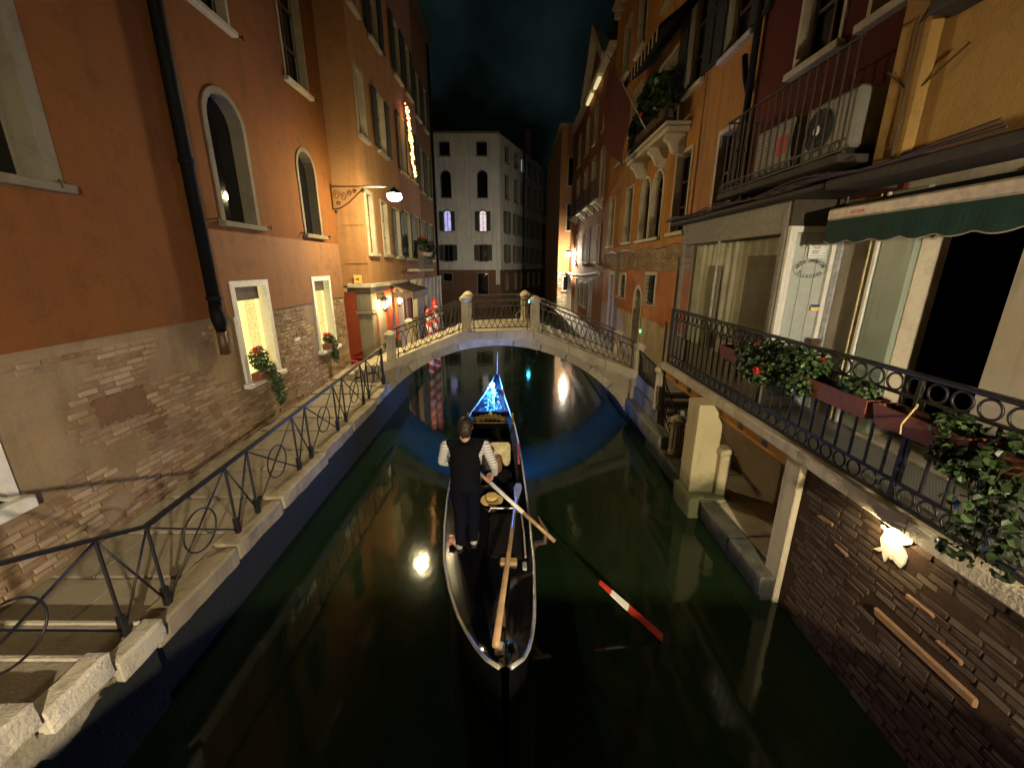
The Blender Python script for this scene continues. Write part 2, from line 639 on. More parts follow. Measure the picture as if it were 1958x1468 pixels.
def outline(a0, a1, z0, z1, rise=0.0, n=10):
    if not rise:
        return [(a0, z0), (a0, z1), (a1, z1), (a1, z0)]
    c = (a0 + a1) / 2
    r = (a1 - a0) / 2
    zs = z1 - rise
    return [(a0, z0)] + [(c - r * math.cos(math.pi * k / n), zs + rise * math.sin(math.pi * k / n)) for k in range(n + 1)] + [(a1, z0)]


def facade(parent, pt, outer, holes, mat, name='wall', thick=.3, shell=None):
    """a wall face with real openings; shell=(depth) closes the volume behind it"""
    bm = bmesh.new()
    o = org(parent)
    edges = []
    loops = []
    for poly in [outer] + holes:
        vs_ = [bm.verts.new(pt(a, z) - o) for a, z in poly]
        loops.append(vs_)
        edges += [bm.edges.new((vs_[i], vs_[(i + 1) % len(vs_)])) for i in range(len(vs_))]
    bmesh.ops.triangle_fill(bm, use_beauty=True, use_dissolve=False, edges=edges)
    for li, poly in enumerate([outer] + holes):
        d = thick if li else (shell or thick)
        bk = [bm.verts.new(pt(a, z, -d) - o) for a, z in poly]
        k = len(poly)
        for i in range(k):
            try: bm.faces.new((loops[li][i], loops[li][(i + 1) % k], bk[(i + 1) % k], bk[i]))
            except ValueError: pass
        if li == 0 and shell: bm.faces.new(bk)
    bmesh.ops.recalc_face_normals(bm, faces=bm.faces)
    me = bpy.data.meshes.new(name)
    bm.to_mesh(me)
    bm.free()
    me.materials.append(mat)
    return inst(name, me, o, parent)


def strip(mb, A, B):
    """quads between two rows of points"""
    n = len(A)
    return mb.add(list(A) + list(B), [(i, i + 1, n + i + 1, n + i) for i in range(n - 1)])


def window(parent, pt, a0, a1, z0, z1, rise=0.0, fw=.10, proud=.03, recess=.18, sill=.10, fmat=None, pane='glassd',
           bars=None, barmat=None, shutters=None, shmat=None, name='window', holes=None, sill_w=.12, grille=False):
    fmat = fmat or K['stone_w']
    inn = outline(a0, a1, z0, z1, rise)
    out = outline(a0 - fw, a1 + fw, z0, z1 + fw, rise + fw if rise else 0)
    mid = outline(a0 - fw * .5, a1 + fw * .5, z0 - .04, z1 + fw * .5, rise + fw * .5 if rise else 0)
    if holes is not None: holes.append(mid)
    mb = MB()
    strip(mb, [pt(a, z, proud) for a, z in inn], [pt(a, z, proud) for a, z in out])
    strip(mb, [pt(a, z, proud) for a, z in inn], [pt(a, z, -recess) for a, z in inn])
    strip(mb, [pt(a, z, proud) for a, z in out], [pt(a, z, -.04) for a, z in out])
    mb.add([pt(a0, z0, proud), pt(a1, z0, proud), pt(a1, z0, -recess), pt(a0, z0, -recess)], [(0, 1, 2, 3)])
    w = mb.build(name, fmat, parent)
    if sill:
        s = MB()
        p0 = pt(a0 - fw - sill_w * .5, z0 - sill, -.05)
        p1 = pt(a1 + fw + sill_w * .5, z0 - .003, proud + .09)
        s.cbox(min(p0.x, p1.x), max(p0.x, p1.x), min(p0.y, p1.y), max(p0.y, p1.y), p0.z, p1.z, .012)
        s.build('sill', fmat, w)
    if pane:
        MB().add([pt(a, z, -recess + .004) for a, z in inn], [tuple(range(len(inn)))]).build('pane', K[pane], w)
    if bars:
        s = MB()
        bm_ = barmat or K['woodd']
        d0, d1 = -recess + .01, -recess + .055
        fr = .05
        io = outline(a0 + fr, a1 - fr, z0 + fr, z1 - fr, rise - fr if rise else 0)
        strip(s, [pt(a, z, d1) for a, z in inn], [pt(a, z, d1) for a, z in io])
        for k in range(1, bars[0]):
            a = a0 + (a1 - a0) * k / bars[0]
            s.bar(pt(a, z0, (d0 + d1) / 2), pt(a, z1 - (.02 if not rise else 0), (d0 + d1) / 2), .045)
        for k in range(1, bars[1]):
            z = z0 + (z1 - rise - z0) * k / bars[1] if not rise else z0 + (z1 - rise - z0) * k / max(1, bars[1] - 1)
            s.bar(pt(a0, z, (d0 + d1) / 2), pt(a1, z, (d0 + d1) / 2), .045)
        s.build('sash', bm_, w)
    if grille:
        s = MB()
        for k in range(1, 5):
            a = a0 + (a1 - a0) * k / 5
            s.bar(pt(a, z0, -.05), pt(a, z1, -.05), .018)
        for k in range(1, 6):
            z = z0 + (z1 - z0) * k / 6
            s.bar(pt(a0, z, -.045), pt(a1, z, -.045), .018)
        s.build('grille', K['iron'], w)
    if shutters:
        hw = (a1 - a0) / 2
        top = z1 - (rise if rise else 0) * .35
        sides = {'open': (-1, 1), 'left': (-1,), 'right': (1,)}[shutters]
        for sd in sides:
            e0 = a0 - .02 - hw if sd < 0 else a1 + .02
            p0 = pt(e0, z0 + .02, proud + .012)
            p1 = pt(e0 + hw, top, proud + .055)
            s = MB().cbox(min(p0.x, p1.x), max(p0.x, p1.x), min(p0.y, p1.y), max(p0.y, p1.y), p0.z, p1.z, .008)
            for k in range(3):
                zz = z0 + .05 + (top - z0 - .1) * k / 2
                s.bar(pt(e0 + .03, zz, proud + .065), pt(e0 + hw - .03, zz, proud + .065), .02, .07)
            s.build('shutter', shmat or K['shutter'], w)
    return w


def bricks(parent, x, face, a0, a1, z0, z1, mask, mat, nmax=300, L=.24, h=.062, j=.014, seed=3, skip=(), relief=1.0):
    """courses of single bricks on a wall in the plane X=x; face=+1/-1 is the outward side"""
    rnd = random.Random(seed)
    spots = []
    row = 0
    z = z0
    while z + h < z1:
        a = a0 - (L / 2 if row % 2 else 0) - rnd.random() * .04
        while a < a1:
            l = L * rnd.uniform(.72, 1.12)
            am = a + l / 2
            zm = z + h / 2
            if a > a0 - .01 and a + l < a1 and mask(am, zm) and not any(s[0] - l / 2 < am < s[1] + l / 2 and s[2] - h / 2 < zm < s[3] + h / 2 for s in skip):
                spots.append((am, zm + rnd.uniform(-.004, .004), l - j, h * rnd.uniform(.88, 1.04), rnd.uniform(.004, .018) * relief))
            a += l
        z += h + j
        row += 1
    spots.sort(key=lambda s: (x * x + s[0] ** 2 + (s[1] - 4.1) ** 2))
    meshes = []
    for k in range(6):
        mb = MB().cbox(-.05, .05, -.12, .12, -.033, .033, .008, .004)
        meshes.append(mb.mesh('brick', mat))
    rest = MB()
    for k, (a, zz, l, hh, pr) in enumerate(spots):
        xc = x + face * (pr - .05)
        if k < nmax:
            inst('brick', rnd.choice(meshes), (xc, a, zz), parent, rot=(rnd.uniform(-.012, .012), 0, rnd.uniform(-.02, .02)), scale=(1, l / .24, hh / .066))
        else:
            random.seed(k)
            rest.cbox(xc - .05, xc + .05, a - l / 2, a + l / 2, zz - hh / 2, zz + hh / 2, .007, .003)
    if rest.v:
        r = rest.build('brick_courses', mat, parent)
        r['kind'] = 'stuff'


def foliage(parent, clumps, n, mat, size=(.025, .055), name='foliage', seed=1):
    """many leaf-sized folded faces spread through clumps (centre, radii)"""
    rnd = random.Random(seed)
    mb = MB()
    vol = [c[1][0] * c[1][1] * c[1][2] for c in clumps]
    for _ in range(n):
        c, r = rnd.choices(clumps, vol)[0]
        while True:
            q = Vector((rnd.uniform(-1, 1), rnd.uniform(-1, 1), rnd.uniform(-1, 1)))
            if .25 < q.length < 1: break
        p = Vector(c) + Vector((q.x * r[0], q.y * r[1], q.z * r[2]))
        s = rnd.uniform(*size)
        nrm = (Vector((q.x, q.y, q.z + .7)) + Vector((rnd.gauss(0, .5), rnd.gauss(0, .5), rnd.gauss(0, .5)))).normalized()
        u = nrm.orthogonal().normalized()
        u.rotate(Matrix.Rotation(rnd.uniform(0, 6.28), 3, nrm))
        w = nrm.cross(u)
        lift = nrm * s * .35
        mb.add([p - u * s, p - u * s * .55 + w * s * .8 + lift * .8, p + u * s * .45 + w * s * .85 + lift, p + u * s * .9, p + u * s * .45 - w * s * .85 + lift, p - u * s * .55 - w * s * .8 + lift * .8],
               [(0, 3, 2, 1), (0, 5, 4, 3)])
    o = mb.build(name, mat, parent)
    o['kind'] = 'stuff'
    return o


def petals(parent, c, r, n, mat, seed=2, name='flower'):
    rnd = random.Random(seed)
    mb = MB()
    for _ in range(n):
        q = Vector((rnd.gauss(0, 1), rnd.gauss(0, 1), rnd.gauss(0, 1))).normalized() * r * rnd.uniform(.75, 1)
        p = Vector(c) + q
        u = q.orthogonal().normalized()
        u.rotate(Matrix.Rotation(rnd.uniform(0, 6), 3, q.normalized()))
        w = q.normalized().cross(u)
        s = rnd.uniform(.014, .024)
        mb.add([p - u * s, p + w * s, p + u * s, p - w * s], [(0, 1, 2, 3)])
    return mb.build(name, mat, parent)


# ------------------------------------------------------------------ water
wtr = MB().add([(-300, -100, 0), (300, -100, 0), (300, 500, 0), (-300, 500, 0)], [(0, 1, 2, 3)]).build('canal_water', K['water'])
tag(wtr, 'still dark green canal water reflecting the lamps', kind='structure')


# ------------------------------------------------------------------ left walkway
def zf(y):
    return .80 + .03 * (max(y, 3.2) - 3.3)


walk = root('walkway', (-4.2, 6, .8), 'stone walkway along the left bank', None, kind='structure')
mb = MB()
ys = [2.9 + .5 * k for k in range(21)]
strip(mb, [(-5.12, y, zf(y) - .05) for y in ys], [(-3.62, y, zf(y) - .05) for y in ys])
strip(mb, [(-3.42, y, zf(y) - .15) for y in ys], [(-3.42, y, -.6) for y in ys])
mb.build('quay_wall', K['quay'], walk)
y = 3.0
k = 0
while y < 12.7:
    d = random.uniform(.62, .92)
    cuts = sorted([-5.08, -3.64] + [random.uniform(-4.75, -4.55) if k % 2 else random.uniform(-4.3, -4.1)])
    for i in range(len(cuts) - 1):
        z = zf(y + d / 2)
        MB().cbox(cuts[i] + .005, cuts[i + 1] - .005, y + .005, y + d - .005, z - .12, z + random.uniform(-.006, .006), .010, .003).build('paving_slab', K['paving'], walk)
    y += d
    k += 1
y = 3.0
while y < 10.75:
    d = min(random.uniform(1.0, 1.5), 10.9 - y)
    z = zf(y + d / 2)
    rough_block(-3.63, -3.30 + random.uniform(-.02, .03), y + .004, y + d - .004, z - .20, z + .035 + random.uniform(-.01, .01), .02, 9).build('kerb_stone', K['stone_br'], walk)
    y += d
# stairs that climb to the bridge the photograph was taken from
for i in range(8):
    y1 = 3.03 - .48 * i
    z = zf(3) + .15 * (i + 1)
    MB().cbox(-5.08, -3.44, y1 - .48, y1 - .05, z - .16, z - .012, .006).build('tread', K['paving'], walk)
    MB().cbox(-5.08, -3.44, y1 - .052, y1, z - .17, z, .012, .003).build('step_nosing', K['stone_w'], walk)
for (y0, y1, z) in ((2.60, 3.05, .95), (2.09, 2.57, 1.11), (1.60, 2.07, 1.26), (1.12, 1.58, 1.41), (.6, 1.1, 1.56)):
    rough_block(-3.432, -3.25, y0, y1, z - .23, z, .012, 7).build('stair_kerb', K['stone_w'], walk)
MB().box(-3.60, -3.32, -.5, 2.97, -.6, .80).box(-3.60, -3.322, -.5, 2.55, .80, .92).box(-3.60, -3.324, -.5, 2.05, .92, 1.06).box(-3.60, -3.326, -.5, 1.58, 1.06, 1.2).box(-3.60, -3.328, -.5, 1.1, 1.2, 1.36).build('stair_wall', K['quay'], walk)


# left railing: posts in pairs, crossed bars with a ring in the middle of each bay
rail = root('walkway_railing', (-3.45, 3.3, .8), 'dark iron railing with crossed bars and rings along the left walkway', 'railing')
XR = -3.45
pairs = [(2.88, 3.32), (4.42, 4.84), (5.98, 6.40), (7.52, 7.94), (9.0, 9.38), (10.5, 10.6)]


def zt(y):
    return 1.745 + .040 * (y - 3.35)


rail_pts = [(XR, -.2, 3.2), (XR, 2.25, 2.2), (XR, 3.32, zt(3.32)), (XR, 10.6, zt(10.6))]
mb = MB()
for i in range(3):
    mb.bar(rail_pts[i], rail_pts[i + 1], .055, .028)
mb.build('top_rail', K['iron'], rail)


def zr(y):
    if y >= 3.32: return zt(y)
    return zt(3.32) + (2.2 - zt(3.32)) * (3.32 - y) / 1.07 if y > 2.25 else 2.2 + (2.25 - y) * .408


def zb(y):
    return zf(y) + .03 if y > 2.98 else zf(3) + .15 * math.ceil((3.03 - y) / .48) - .02


def rod(y0, z0, y1, z1, nm, r=.011):
    MB().tube([(XR, y0, z0), (XR, y1, z1)], r, 6).build(nm, K['iron'], rail, smooth=True)


allp = [p for pr in pairs for p in pr] + [1.5, .1]
for p in allp:
    MB().tube([(XR, p, zb(p)), (XR, p, zr(p))], .016, 6).cbox(XR - .028, XR + .028, p - .028, p + .028, zb(p), zb(p) + .22, .005).build('post', K['iron'], rail)
for i, (a, b) in enumerate(pairs):
    if i < 5:
        rod(a, zr(a) - .02, b, zb(b) + .05, 'brace')
        rod(b, zr(b) - .02, a, zb(a) + .05, 'brace')
bays = [(pairs[i][1], pairs[i + 1][0]) for i in range(len(pairs) - 1)] + [(1.5, 2.88), (.1, 1.5)]
for a, b in bays:
    rod(a, zr(a) - .02, b, zb(b) + .05, 'brace')
    rod(b, zr(b) - .02, a, zb(a) + .05, 'brace')
    ym = (a + b) / 2
    zm = (zr(a) + zr(b) + zb(a) + zb(b)) / 4
    MB().tube(ring_pts((XR + .02, ym, zm), .235, (0, 1, 0), (0, 0, 1), 24), .010, 6, closed=True).build('ring', K['iron'], rail, smooth=True)

# ------------------------------------------------------------------ left orange house
hs = root('orange_house', (-5.1, 6, .8), 'big orange plastered house with worn brick base on the left', 'house')
pt = plane((-5.1, 0), (0, 1), (1, 0))
h_up, h_rose = [], []
W = dict(parent=hs, pt=pt)
window(**W, a0=3.5, a1=4.87, z0=4.98, z1=7.9, rise=.64, fw=.17, proud=.055, recess=.26, holes=h_up, fmat=K['grey'], name='window')
window(**W, a0=7.72, a1=8.66, z0=4.86, z1=6.95, rise=.47, fw=.10, proud=.055, recess=.20, holes=h_up, fmat=K['grey'])
window(**W, a0=10.68, a1=11.50, z0=4.86, z1=6.75, rise=.41, fw=.09, proud=.055, recess=.18, holes=h_up, fmat=K['grey'])
for (a, b) in ((7.70, 8.75), (10.7, 11.72), (3.3, 4.5)):
    window(**W, a0=a, a1=b, z0=8.16, z1=10.6, fw=.05, proud=.055, recess=.18, holes=h_up, fmat=K['stone'], bars=(2, 3))
facade(hs, plane((-5.07, 0), (0, 1), (1, 0)), [(-3, 3.25), (-3, 14), (12.6, 14), (12.6, 4.70), (7.05, 4.70), (7.05, 3.25)], h_up, K['orange'], shell=6)
# lower right of the wall: rose plaster, two lit windows
h_low = []
lit = []
for (a, b) in ((7.62, 8.58), (10.72, 11.58)):
    z0, z1 = 1.93, 3.72
    w = window(**W, a0=a, a1=b, z0=z0, z1=z1, fw=.11, proud=.05, recess=.15, sill=.10, holes=h_low, fmat=K['whitep'], pane='lit_yellow', name='lit_window')
    w['label'] = 'white framed window glowing yellow with a flower box on its sill'
    # rolled brown blind at the head, bright figured curtain on the far jamb
    MB().box(-5.1 - .10, -5.1 - .05, a + .01, b - .12, z1 - .26, z1 - .012).build('roller_blind', K['woodd'], w)
    MB().box(-5.1 - .135, -5.1 - .12, a + (b - a) * .48, a + (b - a) * .82, z0 + .01, z1 - .02).build('curtain', K['lit_curtain'], w)
    MB().box(-5.1 - .14, -5.1 - .10, a + .14, a + .17, z0 + .01, z1 - .02).build('mullion', K['straw'], w)
    lit.append((a, b, z0, z1))
bnd = []
for (a, b, z0, z1) in lit:
    bnd += [(a, b)]
(a1_, b1_), (a2_, b2_) = bnd
e = .05
poly = [(7.052, 3.2), (7.052, 4.697), (12.597, 4.697), (12.597, 3.2), (b2_ + e, 3.2), (b2_ + e, 3.77), (a2_ - e, 3.77), (a2_ - e, 3.2), (b1_ + e, 3.2), (b1_ + e, 3.77), (a1_ - e, 3.77), (a1_ - e, 3.2)]
facade(hs, plane((-5.07, 0), (0, 1), (1, 0)), poly, [], K['rose'], name='plaster_band', thick=.03)
bw = facade(hs, plane((-5.1, 0), (0, 1), (1, 0)), outline(-3, 12.6, .3, 4.2), h_low + [[(2.6, 1.82), (2.6, 3.0), (3.72, 3.0), (3.72, 1.82)]], K['mortar'], name='brick_wall', thick=.25)
window(**W, a0=2.7, a1=3.62, z0=1.82, z1=2.92, fw=.10, recess=.2, name='window', sill=.15, fmat=K['whitep'])


def lmask(a, z):
    if z > 3.17: return False
    n = math.sin(a * 1.7 + z * 2.1) + .6 * math.sin(a * 4.3 - z * 3.3 + 1) + .5 * math.sin(z * 7 + a * .9)
    if a > 8.7: return n > -1.25
    # older plaster still covers much of the wall nearest the camera
    t = -.75 + (z - 1.9) * .95 - (a - 5.5) * .25
    return n > t


bricks(bw, -5.1, 1, -.5, 12.58, .86, 3.22, lmask, K['brick'], 300, relief=1.5, skip=[(a - .17, b + .17, z0 - .13, z1 + .2) for a, b, z0, z1 in lit] + [(2.5, 3.85, 1.6, 3.1), (4.75, 5.36, 2.2, 2.5)])
def ragged(a0, a1, z0, z1, n, amp, seed):
    """an irregular outline for fallen or patched render, or a painted pool of light"""
    rnd = random.Random(seed)
    pts = []
    for k in range(n):
        pts.append((a0 + (a1 - a0) * k / n, z0 + rnd.uniform(-amp, amp)))
    for k in range(n // 2):
        pts.append((a1 + rnd.uniform(-amp, amp), z0 + (z1 - z0) * k / (n // 2)))
    for k in range(n):
        pts.append((a1 - (a1 - a0) * k / n, z1 + rnd.uniform(-amp * .4, amp * .4)))
    for k in range(n // 2):
        pts.append((a0 + rnd.uniform(-amp, amp), z1 - (z1 - z0) * k / (n // 2)))
    return pts


for (r_, pr_) in (((4.70, 5.40, 2.18, 2.52, 22, .045, 1), .022), ((5.30, 5.62, 1.84, 2.2, 12, .04, 2), .020)):
    facade(bw, plane((-5.1, 0), (0, 1), (1, 0)), ragged(*r_), [], K['patch'], name='render_patch', thick=.05).location.x += pr_
MB().cbox(-5.13, -5.070, 9.45, 9.68, 2.38, 2.46, .008).build('house_number_plate', K['whitep'], bw)
for (yy, zz) in ((4.92, 4.98), (8.98, 4.86), (11.8, 4.86), (9.0, 8.14), (11.95, 8.14), (7.40, 4.86), (10.4, 4.86)):
    MB().bar((-5.07, yy, zz), (-4.96, yy + .02, zz), .022).bar((-4.96, yy, zz + .03), (-4.96, yy, zz - .06), .02).build('shutter_hook', K['iron_br'], hs)

pp = root('drainpipe', (-4.98, 7.0, 2.6), 'black drainpipe running down the orange house', 'drainpipe')
MB().tube([(-4.97, 6.93, 14), (-4.97, 6.93, 3.45)], .095, 12).tube([(-4.97, 6.93, 3.46), (-4.97, 6.95, 3.2), (-4.99, 6.97, 3.02)], [.10, .115, .075], 12).build('pipe', K['pipe'], pp, smooth=True)
for zz in (3.55, 5.6, 8.2, 10.8):
    MB().lathe((-4.97, 6.93, zz), [(.112, 0), (.116, .03), (.112, .06)], 12).bar((-5.08, 6.93, zz + .03), (-4.98, 6.93, zz + .03), .04).build('bracket', K['pipe'], pp)
MB().tube([(-4.99, 6.97, 3.04), (-5.0, 6.98, 2.62)], .075, 10).build('outlet', K['woodd'], pp, smooth=True)

# flower boxes in the lit windows
for i, ((a, b, z0, z1), big, lab) in enumerate(((lit[0], 1.0, 'red geranium trailing far down from the nearer lit yellow window'), (lit[1], .62, 'small red geranium trailing from the farther lit yellow window'))):
    fx = -5.0
    g = root('window_geranium', (fx, a + .35, z0), lab, 'plant', 'geraniums in the lit windows')
    MB().cbox(fx - .09, fx + .09, a + .06, a + .06 + .5 * (big + .2), z0 - .0, z0 + .15, .01).build('pot', K['terracotta'], g)
    s = big
    cl = [((fx, a + .26, z0 + .36 * s + .06), (.15, .24 * s, .22 * s)), ((fx + .05, a + .40, z0 + .12), (.15, .22 * s, .2)), ((fx + .08, a + .50 * s + .1, z0 - .18), (.12, .16 * s, .26 * s)), ((fx + .07, a + .58 * s + .1, z0 - .46 * s), (.10, .12 * s, .26 * s))]
    foliage(g, cl, int(950 * s), K['leaf'], (.018, .036), seed=5 + i)
    for q in range(4 if big > .8 else 2):
        petals(g, (fx + random.uniform(-.05, .08), a + .10 + .10 * q, z0 + .54 * s + .06 + random.uniform(-.03, .03)), .065, 40, K['petal'], seed=q)

# ------------------------------------------------------------------ footbridge
YN, YF = 10.70, 13.10
XC, ZC, RA = -.33, -2.10, 4.17
br = root('footbridge', (-.33, 11.9, 0), 'arched stone footbridge across the canal', 'bridge')
DECK = [(-5.1, .98), (-3.30, 1.62), (-1.36, 2.40), (.56, 2.46), (3.46, 1.28), (4.3, 1.28)]


def deck(x):
    for (x0, z0), (x1, z1) in zip(DECK, DECK[1:]):
        if x <= x1: return z0 + (z1 - z0) * (x - x0) / (x1 - x0)
    return DECK[-1][1]


def arc(r, a):
    return XC + r * math.cos(a), ZC + r * math.sin(a)


A0, A1 = R(26), R(154)
NV = 13
for fy0, fy1 in ((YN - .05, YN + .34), (YF - .34, YF + .05)):
    cuts = [A0 + (A1 - A0) * k / NV for k in range(NV + 1)]
    for k in range(NV):
        g = .0030
        aa = [cuts[k] + g + (cuts[k + 1] - cuts[k] - 2 * g) * i / 4 for i in range(5)]
        dr = random.uniform(-.006, .006)
        pts = [arc(RA + dr, a) for a in aa] + [arc(RA + .21 + dr, a) for a in reversed(aa)]
        dy = random.uniform(-.012, .012)
        MB().prism([(p[0], fy0 + dy, p[1]) for p in pts], (0, fy1 - fy0, 0)).build('voussoir', K['stone_br'], br)
aa = [A0 + (A1 - A0) * i / 40 for i in range(41)]
strip(MB(), [(arc(RA + .03, a)[0], YN + .2, arc(RA + .03, a)[1]) for a in aa], [(arc(RA + .03, a)[0], YF - .2, arc(RA + .03, a)[1]) for a in aa]).build('vault', K['stone'], br, smooth=True)
for yy in (YN + .05, YF - .05):
    mb = MB()
    xs = [arc(RA + .20, a) for a in aa if -4.5 < arc(RA + .2, a)[0] < 3.5]
    strip(mb, [(x, yy, z) for x, z in xs], [(x, yy, max(deck(x) - .16, z + .01)) for x, z in xs])
    mb.build('spandrel', K['stone_br'], br)
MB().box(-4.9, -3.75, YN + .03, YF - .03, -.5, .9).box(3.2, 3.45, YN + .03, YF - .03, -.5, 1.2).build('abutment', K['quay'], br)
# corner block under the left end post
rough_block(-3.50, -3.02, YN - .05, YN + .4, 1.02, 1.60, .03, 7).build('corner_block', K['stone_br'], br)
rough_block(3.22, 3.62, YN - .06, YN + .4, .1, 1.24, .03, 7).build('corner_block', K['stone_br'], br)
# kerb stones that carry the railings
segs = [(-3.45, -2.40), (-2.40, -1.36), (-1.36, -.40), (-.40, .56), (.56, 1.50), (1.50, 2.50), (2.50, 3.60)]
for fy0, fy1 in ((YN - .09, YN + .26), (YF - .26, YF + .09)):
    for x0, x1 in segs:
        g = .006
        z0, z1 = deck(x0), deck(x1)
        pts = [(x0 + g, fy0, z0 - .20), (x1 - g, fy0, z1 - .20), (x1 - g, fy0, z1 + .02), (x0 + g, fy0, z0 + .02)]
        MB().prism(pts, (0, fy1 - fy0, 0)).build('kerb_stone', K['stone'], br)
    for x0, x1 in segs:
        z0, z1 = deck(x0), deck(x1)
        ya, yb = (fy0 + .05, fy1) if fy0 < 11 else (fy0, fy1 - .05)
        MB().prism([(x0, ya, z0 - .27), (x1, ya, z1 - .27), (x1, ya, z1 - .203), (x0, ya, z0 - .203)], (0, yb - ya, 0)).build('moulding', K['stone_br'], br)
# treads
mb = MB()
for (x, z), (x2, z2) in zip(DECK, DECK[1:]):
    n = max(1, round(abs(z2 - z) / .13))
    for k in range(n):
        xa, xb = x + (x2 - x) * k / n, x + (x2 - x) * (k + 1) / n
        zz = max(z + (z2 - z) * k / n, z + (z2 - z) * (k + 1) / n) - .03
        MB().cbox(xa, xb - .004, YN + .265, YF - .265, zz - .2, zz, .01).build('tread', K['paving'] if abs(z2 - z) < .1 else K['stone'], br)


def post_mesh(h, r=.125):
    mb = MB()
    n = 24

    def ringv(rr, z, fl=0):
        return [Vector(((rr - (fl if k % 2 else 0)) * math.cos(2 * math.pi * k / n), (rr - (fl if k % 2 else 0)) * math.sin(2 * math.pi * k / n), z)) for k in range(n)]
    rows = [ringv(r * 1.08, 0), ringv(r * 1.08, .07), ringv(r, .09), ringv(r, .12, .018), ringv(r, h - .24, .018), ringv(r, h - .20), ringv(r * 1.22, h - .17), ringv(r * 1.3, h - .15), ringv(r * 1.3, h - .09), ringv(r * 1.05, h - .07), ringv(r * .55, h - .015), ringv(.012, h)]
    vv = [v for rw in rows for v in rw]
    ff = [(i * n + k, i * n + (k + 1) % n, (i + 1) * n + (k + 1) % n, (i + 1) * n + k) for i in range(len(rows) - 1) for k in range(n)]
    return mb.add(vv, ff).mesh('post', K['stone'])


pm = {}
for (x, y, z0, z1) in ((-3.24, YN + .06, 1.62, 2.46), (-1.20, YN + .06, 2.42, 3.40), (.60, YN + .06, 2.46, 3.36), (3.42, YN + .06, 1.29, 2.14),
                       (-3.27, YF - .06, 1.62, 2.50), (-1.38, YF - .06, 2.39, 3.34), (.40, YF - .06, 2.45, 3.36), (3.42, YF - .06, 1.29, 2.14)):
    h = round(z1 - z0, 2)
    if h not in pm: pm[h] = post_mesh(h)
    inst('post', pm[h], (x, y, z0), br)


def bridge_rail(x0, x1, y, label):
    z0, z1 = deck(x0), deck(x1)
    r = root('bridge_railing', ((x0 + x1) / 2, y, (z0 + z1) / 2), label, 'railing', 'iron railings of the footbridge')
    sl = (z1 - z0) / (x1 - x0)

    def P_(x, h): return Vector((x, y, z0 + sl * (x - x0) + h))
    MB().bar(P_(x0, .80), P_(x1, .80), .05, .035).build('top_rail', K['iron_br'], r)
    MB().bar(P_(x0, .66), P_(x1, .66), .022).build('middle_rail', K['iron_br'], r)
    MB().bar(P_(x0, .10), P_(x1, .10), .022).build('bottom_rail', K['iron_br'], r)
    for x in (x0 + .07, x1 - .07):
        MB().bar(P_(x, 0), P_(x, .8), .026).build('upright', K['iron_br'], r)
    n = max(3, round((x1 - x0) / .165))
    w = (x1 - x0 - .16) / n
    pts = []
    for k in range(20):
        t = 2 * math.pi * k / 20
        dx = w * .92 * math.sin(t) * (1 - .22 * math.cos(t))
        pts.append(Vector((dx, 0, .28 * math.cos(t) + sl * dx)))
    lm = MB().tube(pts, .0085, 5, closed=True).mesh('loop', K['iron_br'], True)
    sm_ = MB().tube(ring_pts((0, 0, 0), .045, (1, 0, 0), (0, 0, 1), 12), .0075, 5, closed=True).mesh('scroll', K['iron_br'], True)
    for k in range(n):
        x = x0 + .08 + w * (k + .5)
        inst('loop', lm, P_(x, .38) + Vector((0, .004 * (k % 2), 0)), r)
        inst('scroll', sm_, P_(x, .73), r)
    return r


for y, side in ((YN + .06, 'near'), (YF - .06, 'far')):
    a = -1.20 if side == 'near' else -1.38
    b = .60 if side == 'near' else .40
    bridge_rail(-3.12, a - .13, y, 'left sloping iron railing on the %s edge of the footbridge' % side)
    bridge_rail(a + .13, b - .13, y, 'level iron railing at the crown on the %s edge of the footbridge' % side)
    bridge_rail(b + .13, 3.30, y, 'right sloping iron railing on the %s edge of the footbridge' % side)

# ------------------------------------------------------------------ right bank: landing, steps, low quay
ld = root('landing', (3.8, 9, 0), 'stone landing and steps on the right bank', None, kind='structure')
MB().cbox(3.36, 4.30, 9.12, 13.2, .95, 1.275, .02).build('landing_slab', K['paving'], ld)
MB().box(3.32, 4.3, 8.75, 10.62, -.5, .948).build('landing_wall', K['quay_d'], ld)
for k in range(6):
    y1 = 9.12 - .24 * k
    z = 1.275 - .14 * k
    MB().cbox(3.48, 4.30, y1 - .04, y1 + .03, z - .07, z + .004, .008).build('step_nosing', K['stone_w'], ld)
    MB().box(3.48, 4.30, y1 - .24, y1 - .005, .3, z - .14).build('step', K['paving'], ld)
rough_block(3.10, 3.42, 8.0, 10.62, .25, .62, .025, 9).build('quay_curb', K['quay_d'], ld)
MB().box(3.16, 4.3, 4.24, 8.9, -.5, .30).build('quay_base', K['quay_d'], ld)
y = 4.24
while y < 8.0:
    d = random.uniform(.75, 1.1)
    rough_block(3.12, 3.40, y, y + d - .004, .05, .35, .016, 8).build('kerb_stone', K['quay_d'], ld)
    for xa, xb in ((3.42, 3.85), (3.86, 4.28)):
        MB().cbox(xa, xb, y, y + d - .01, .2, .34 + random.uniform(-.008, .008), .012, .004).build('paving_slab', K['stone'], ld)
    y += d
MB().box(3.25, 4.6, 13.2, 34, -.5, .95).build('far_quay', K['paving'], ld)
MB().box(3.18, 3.52, 13.21, 34, .5, .97).build('far_kerb', K['stone'], ld)

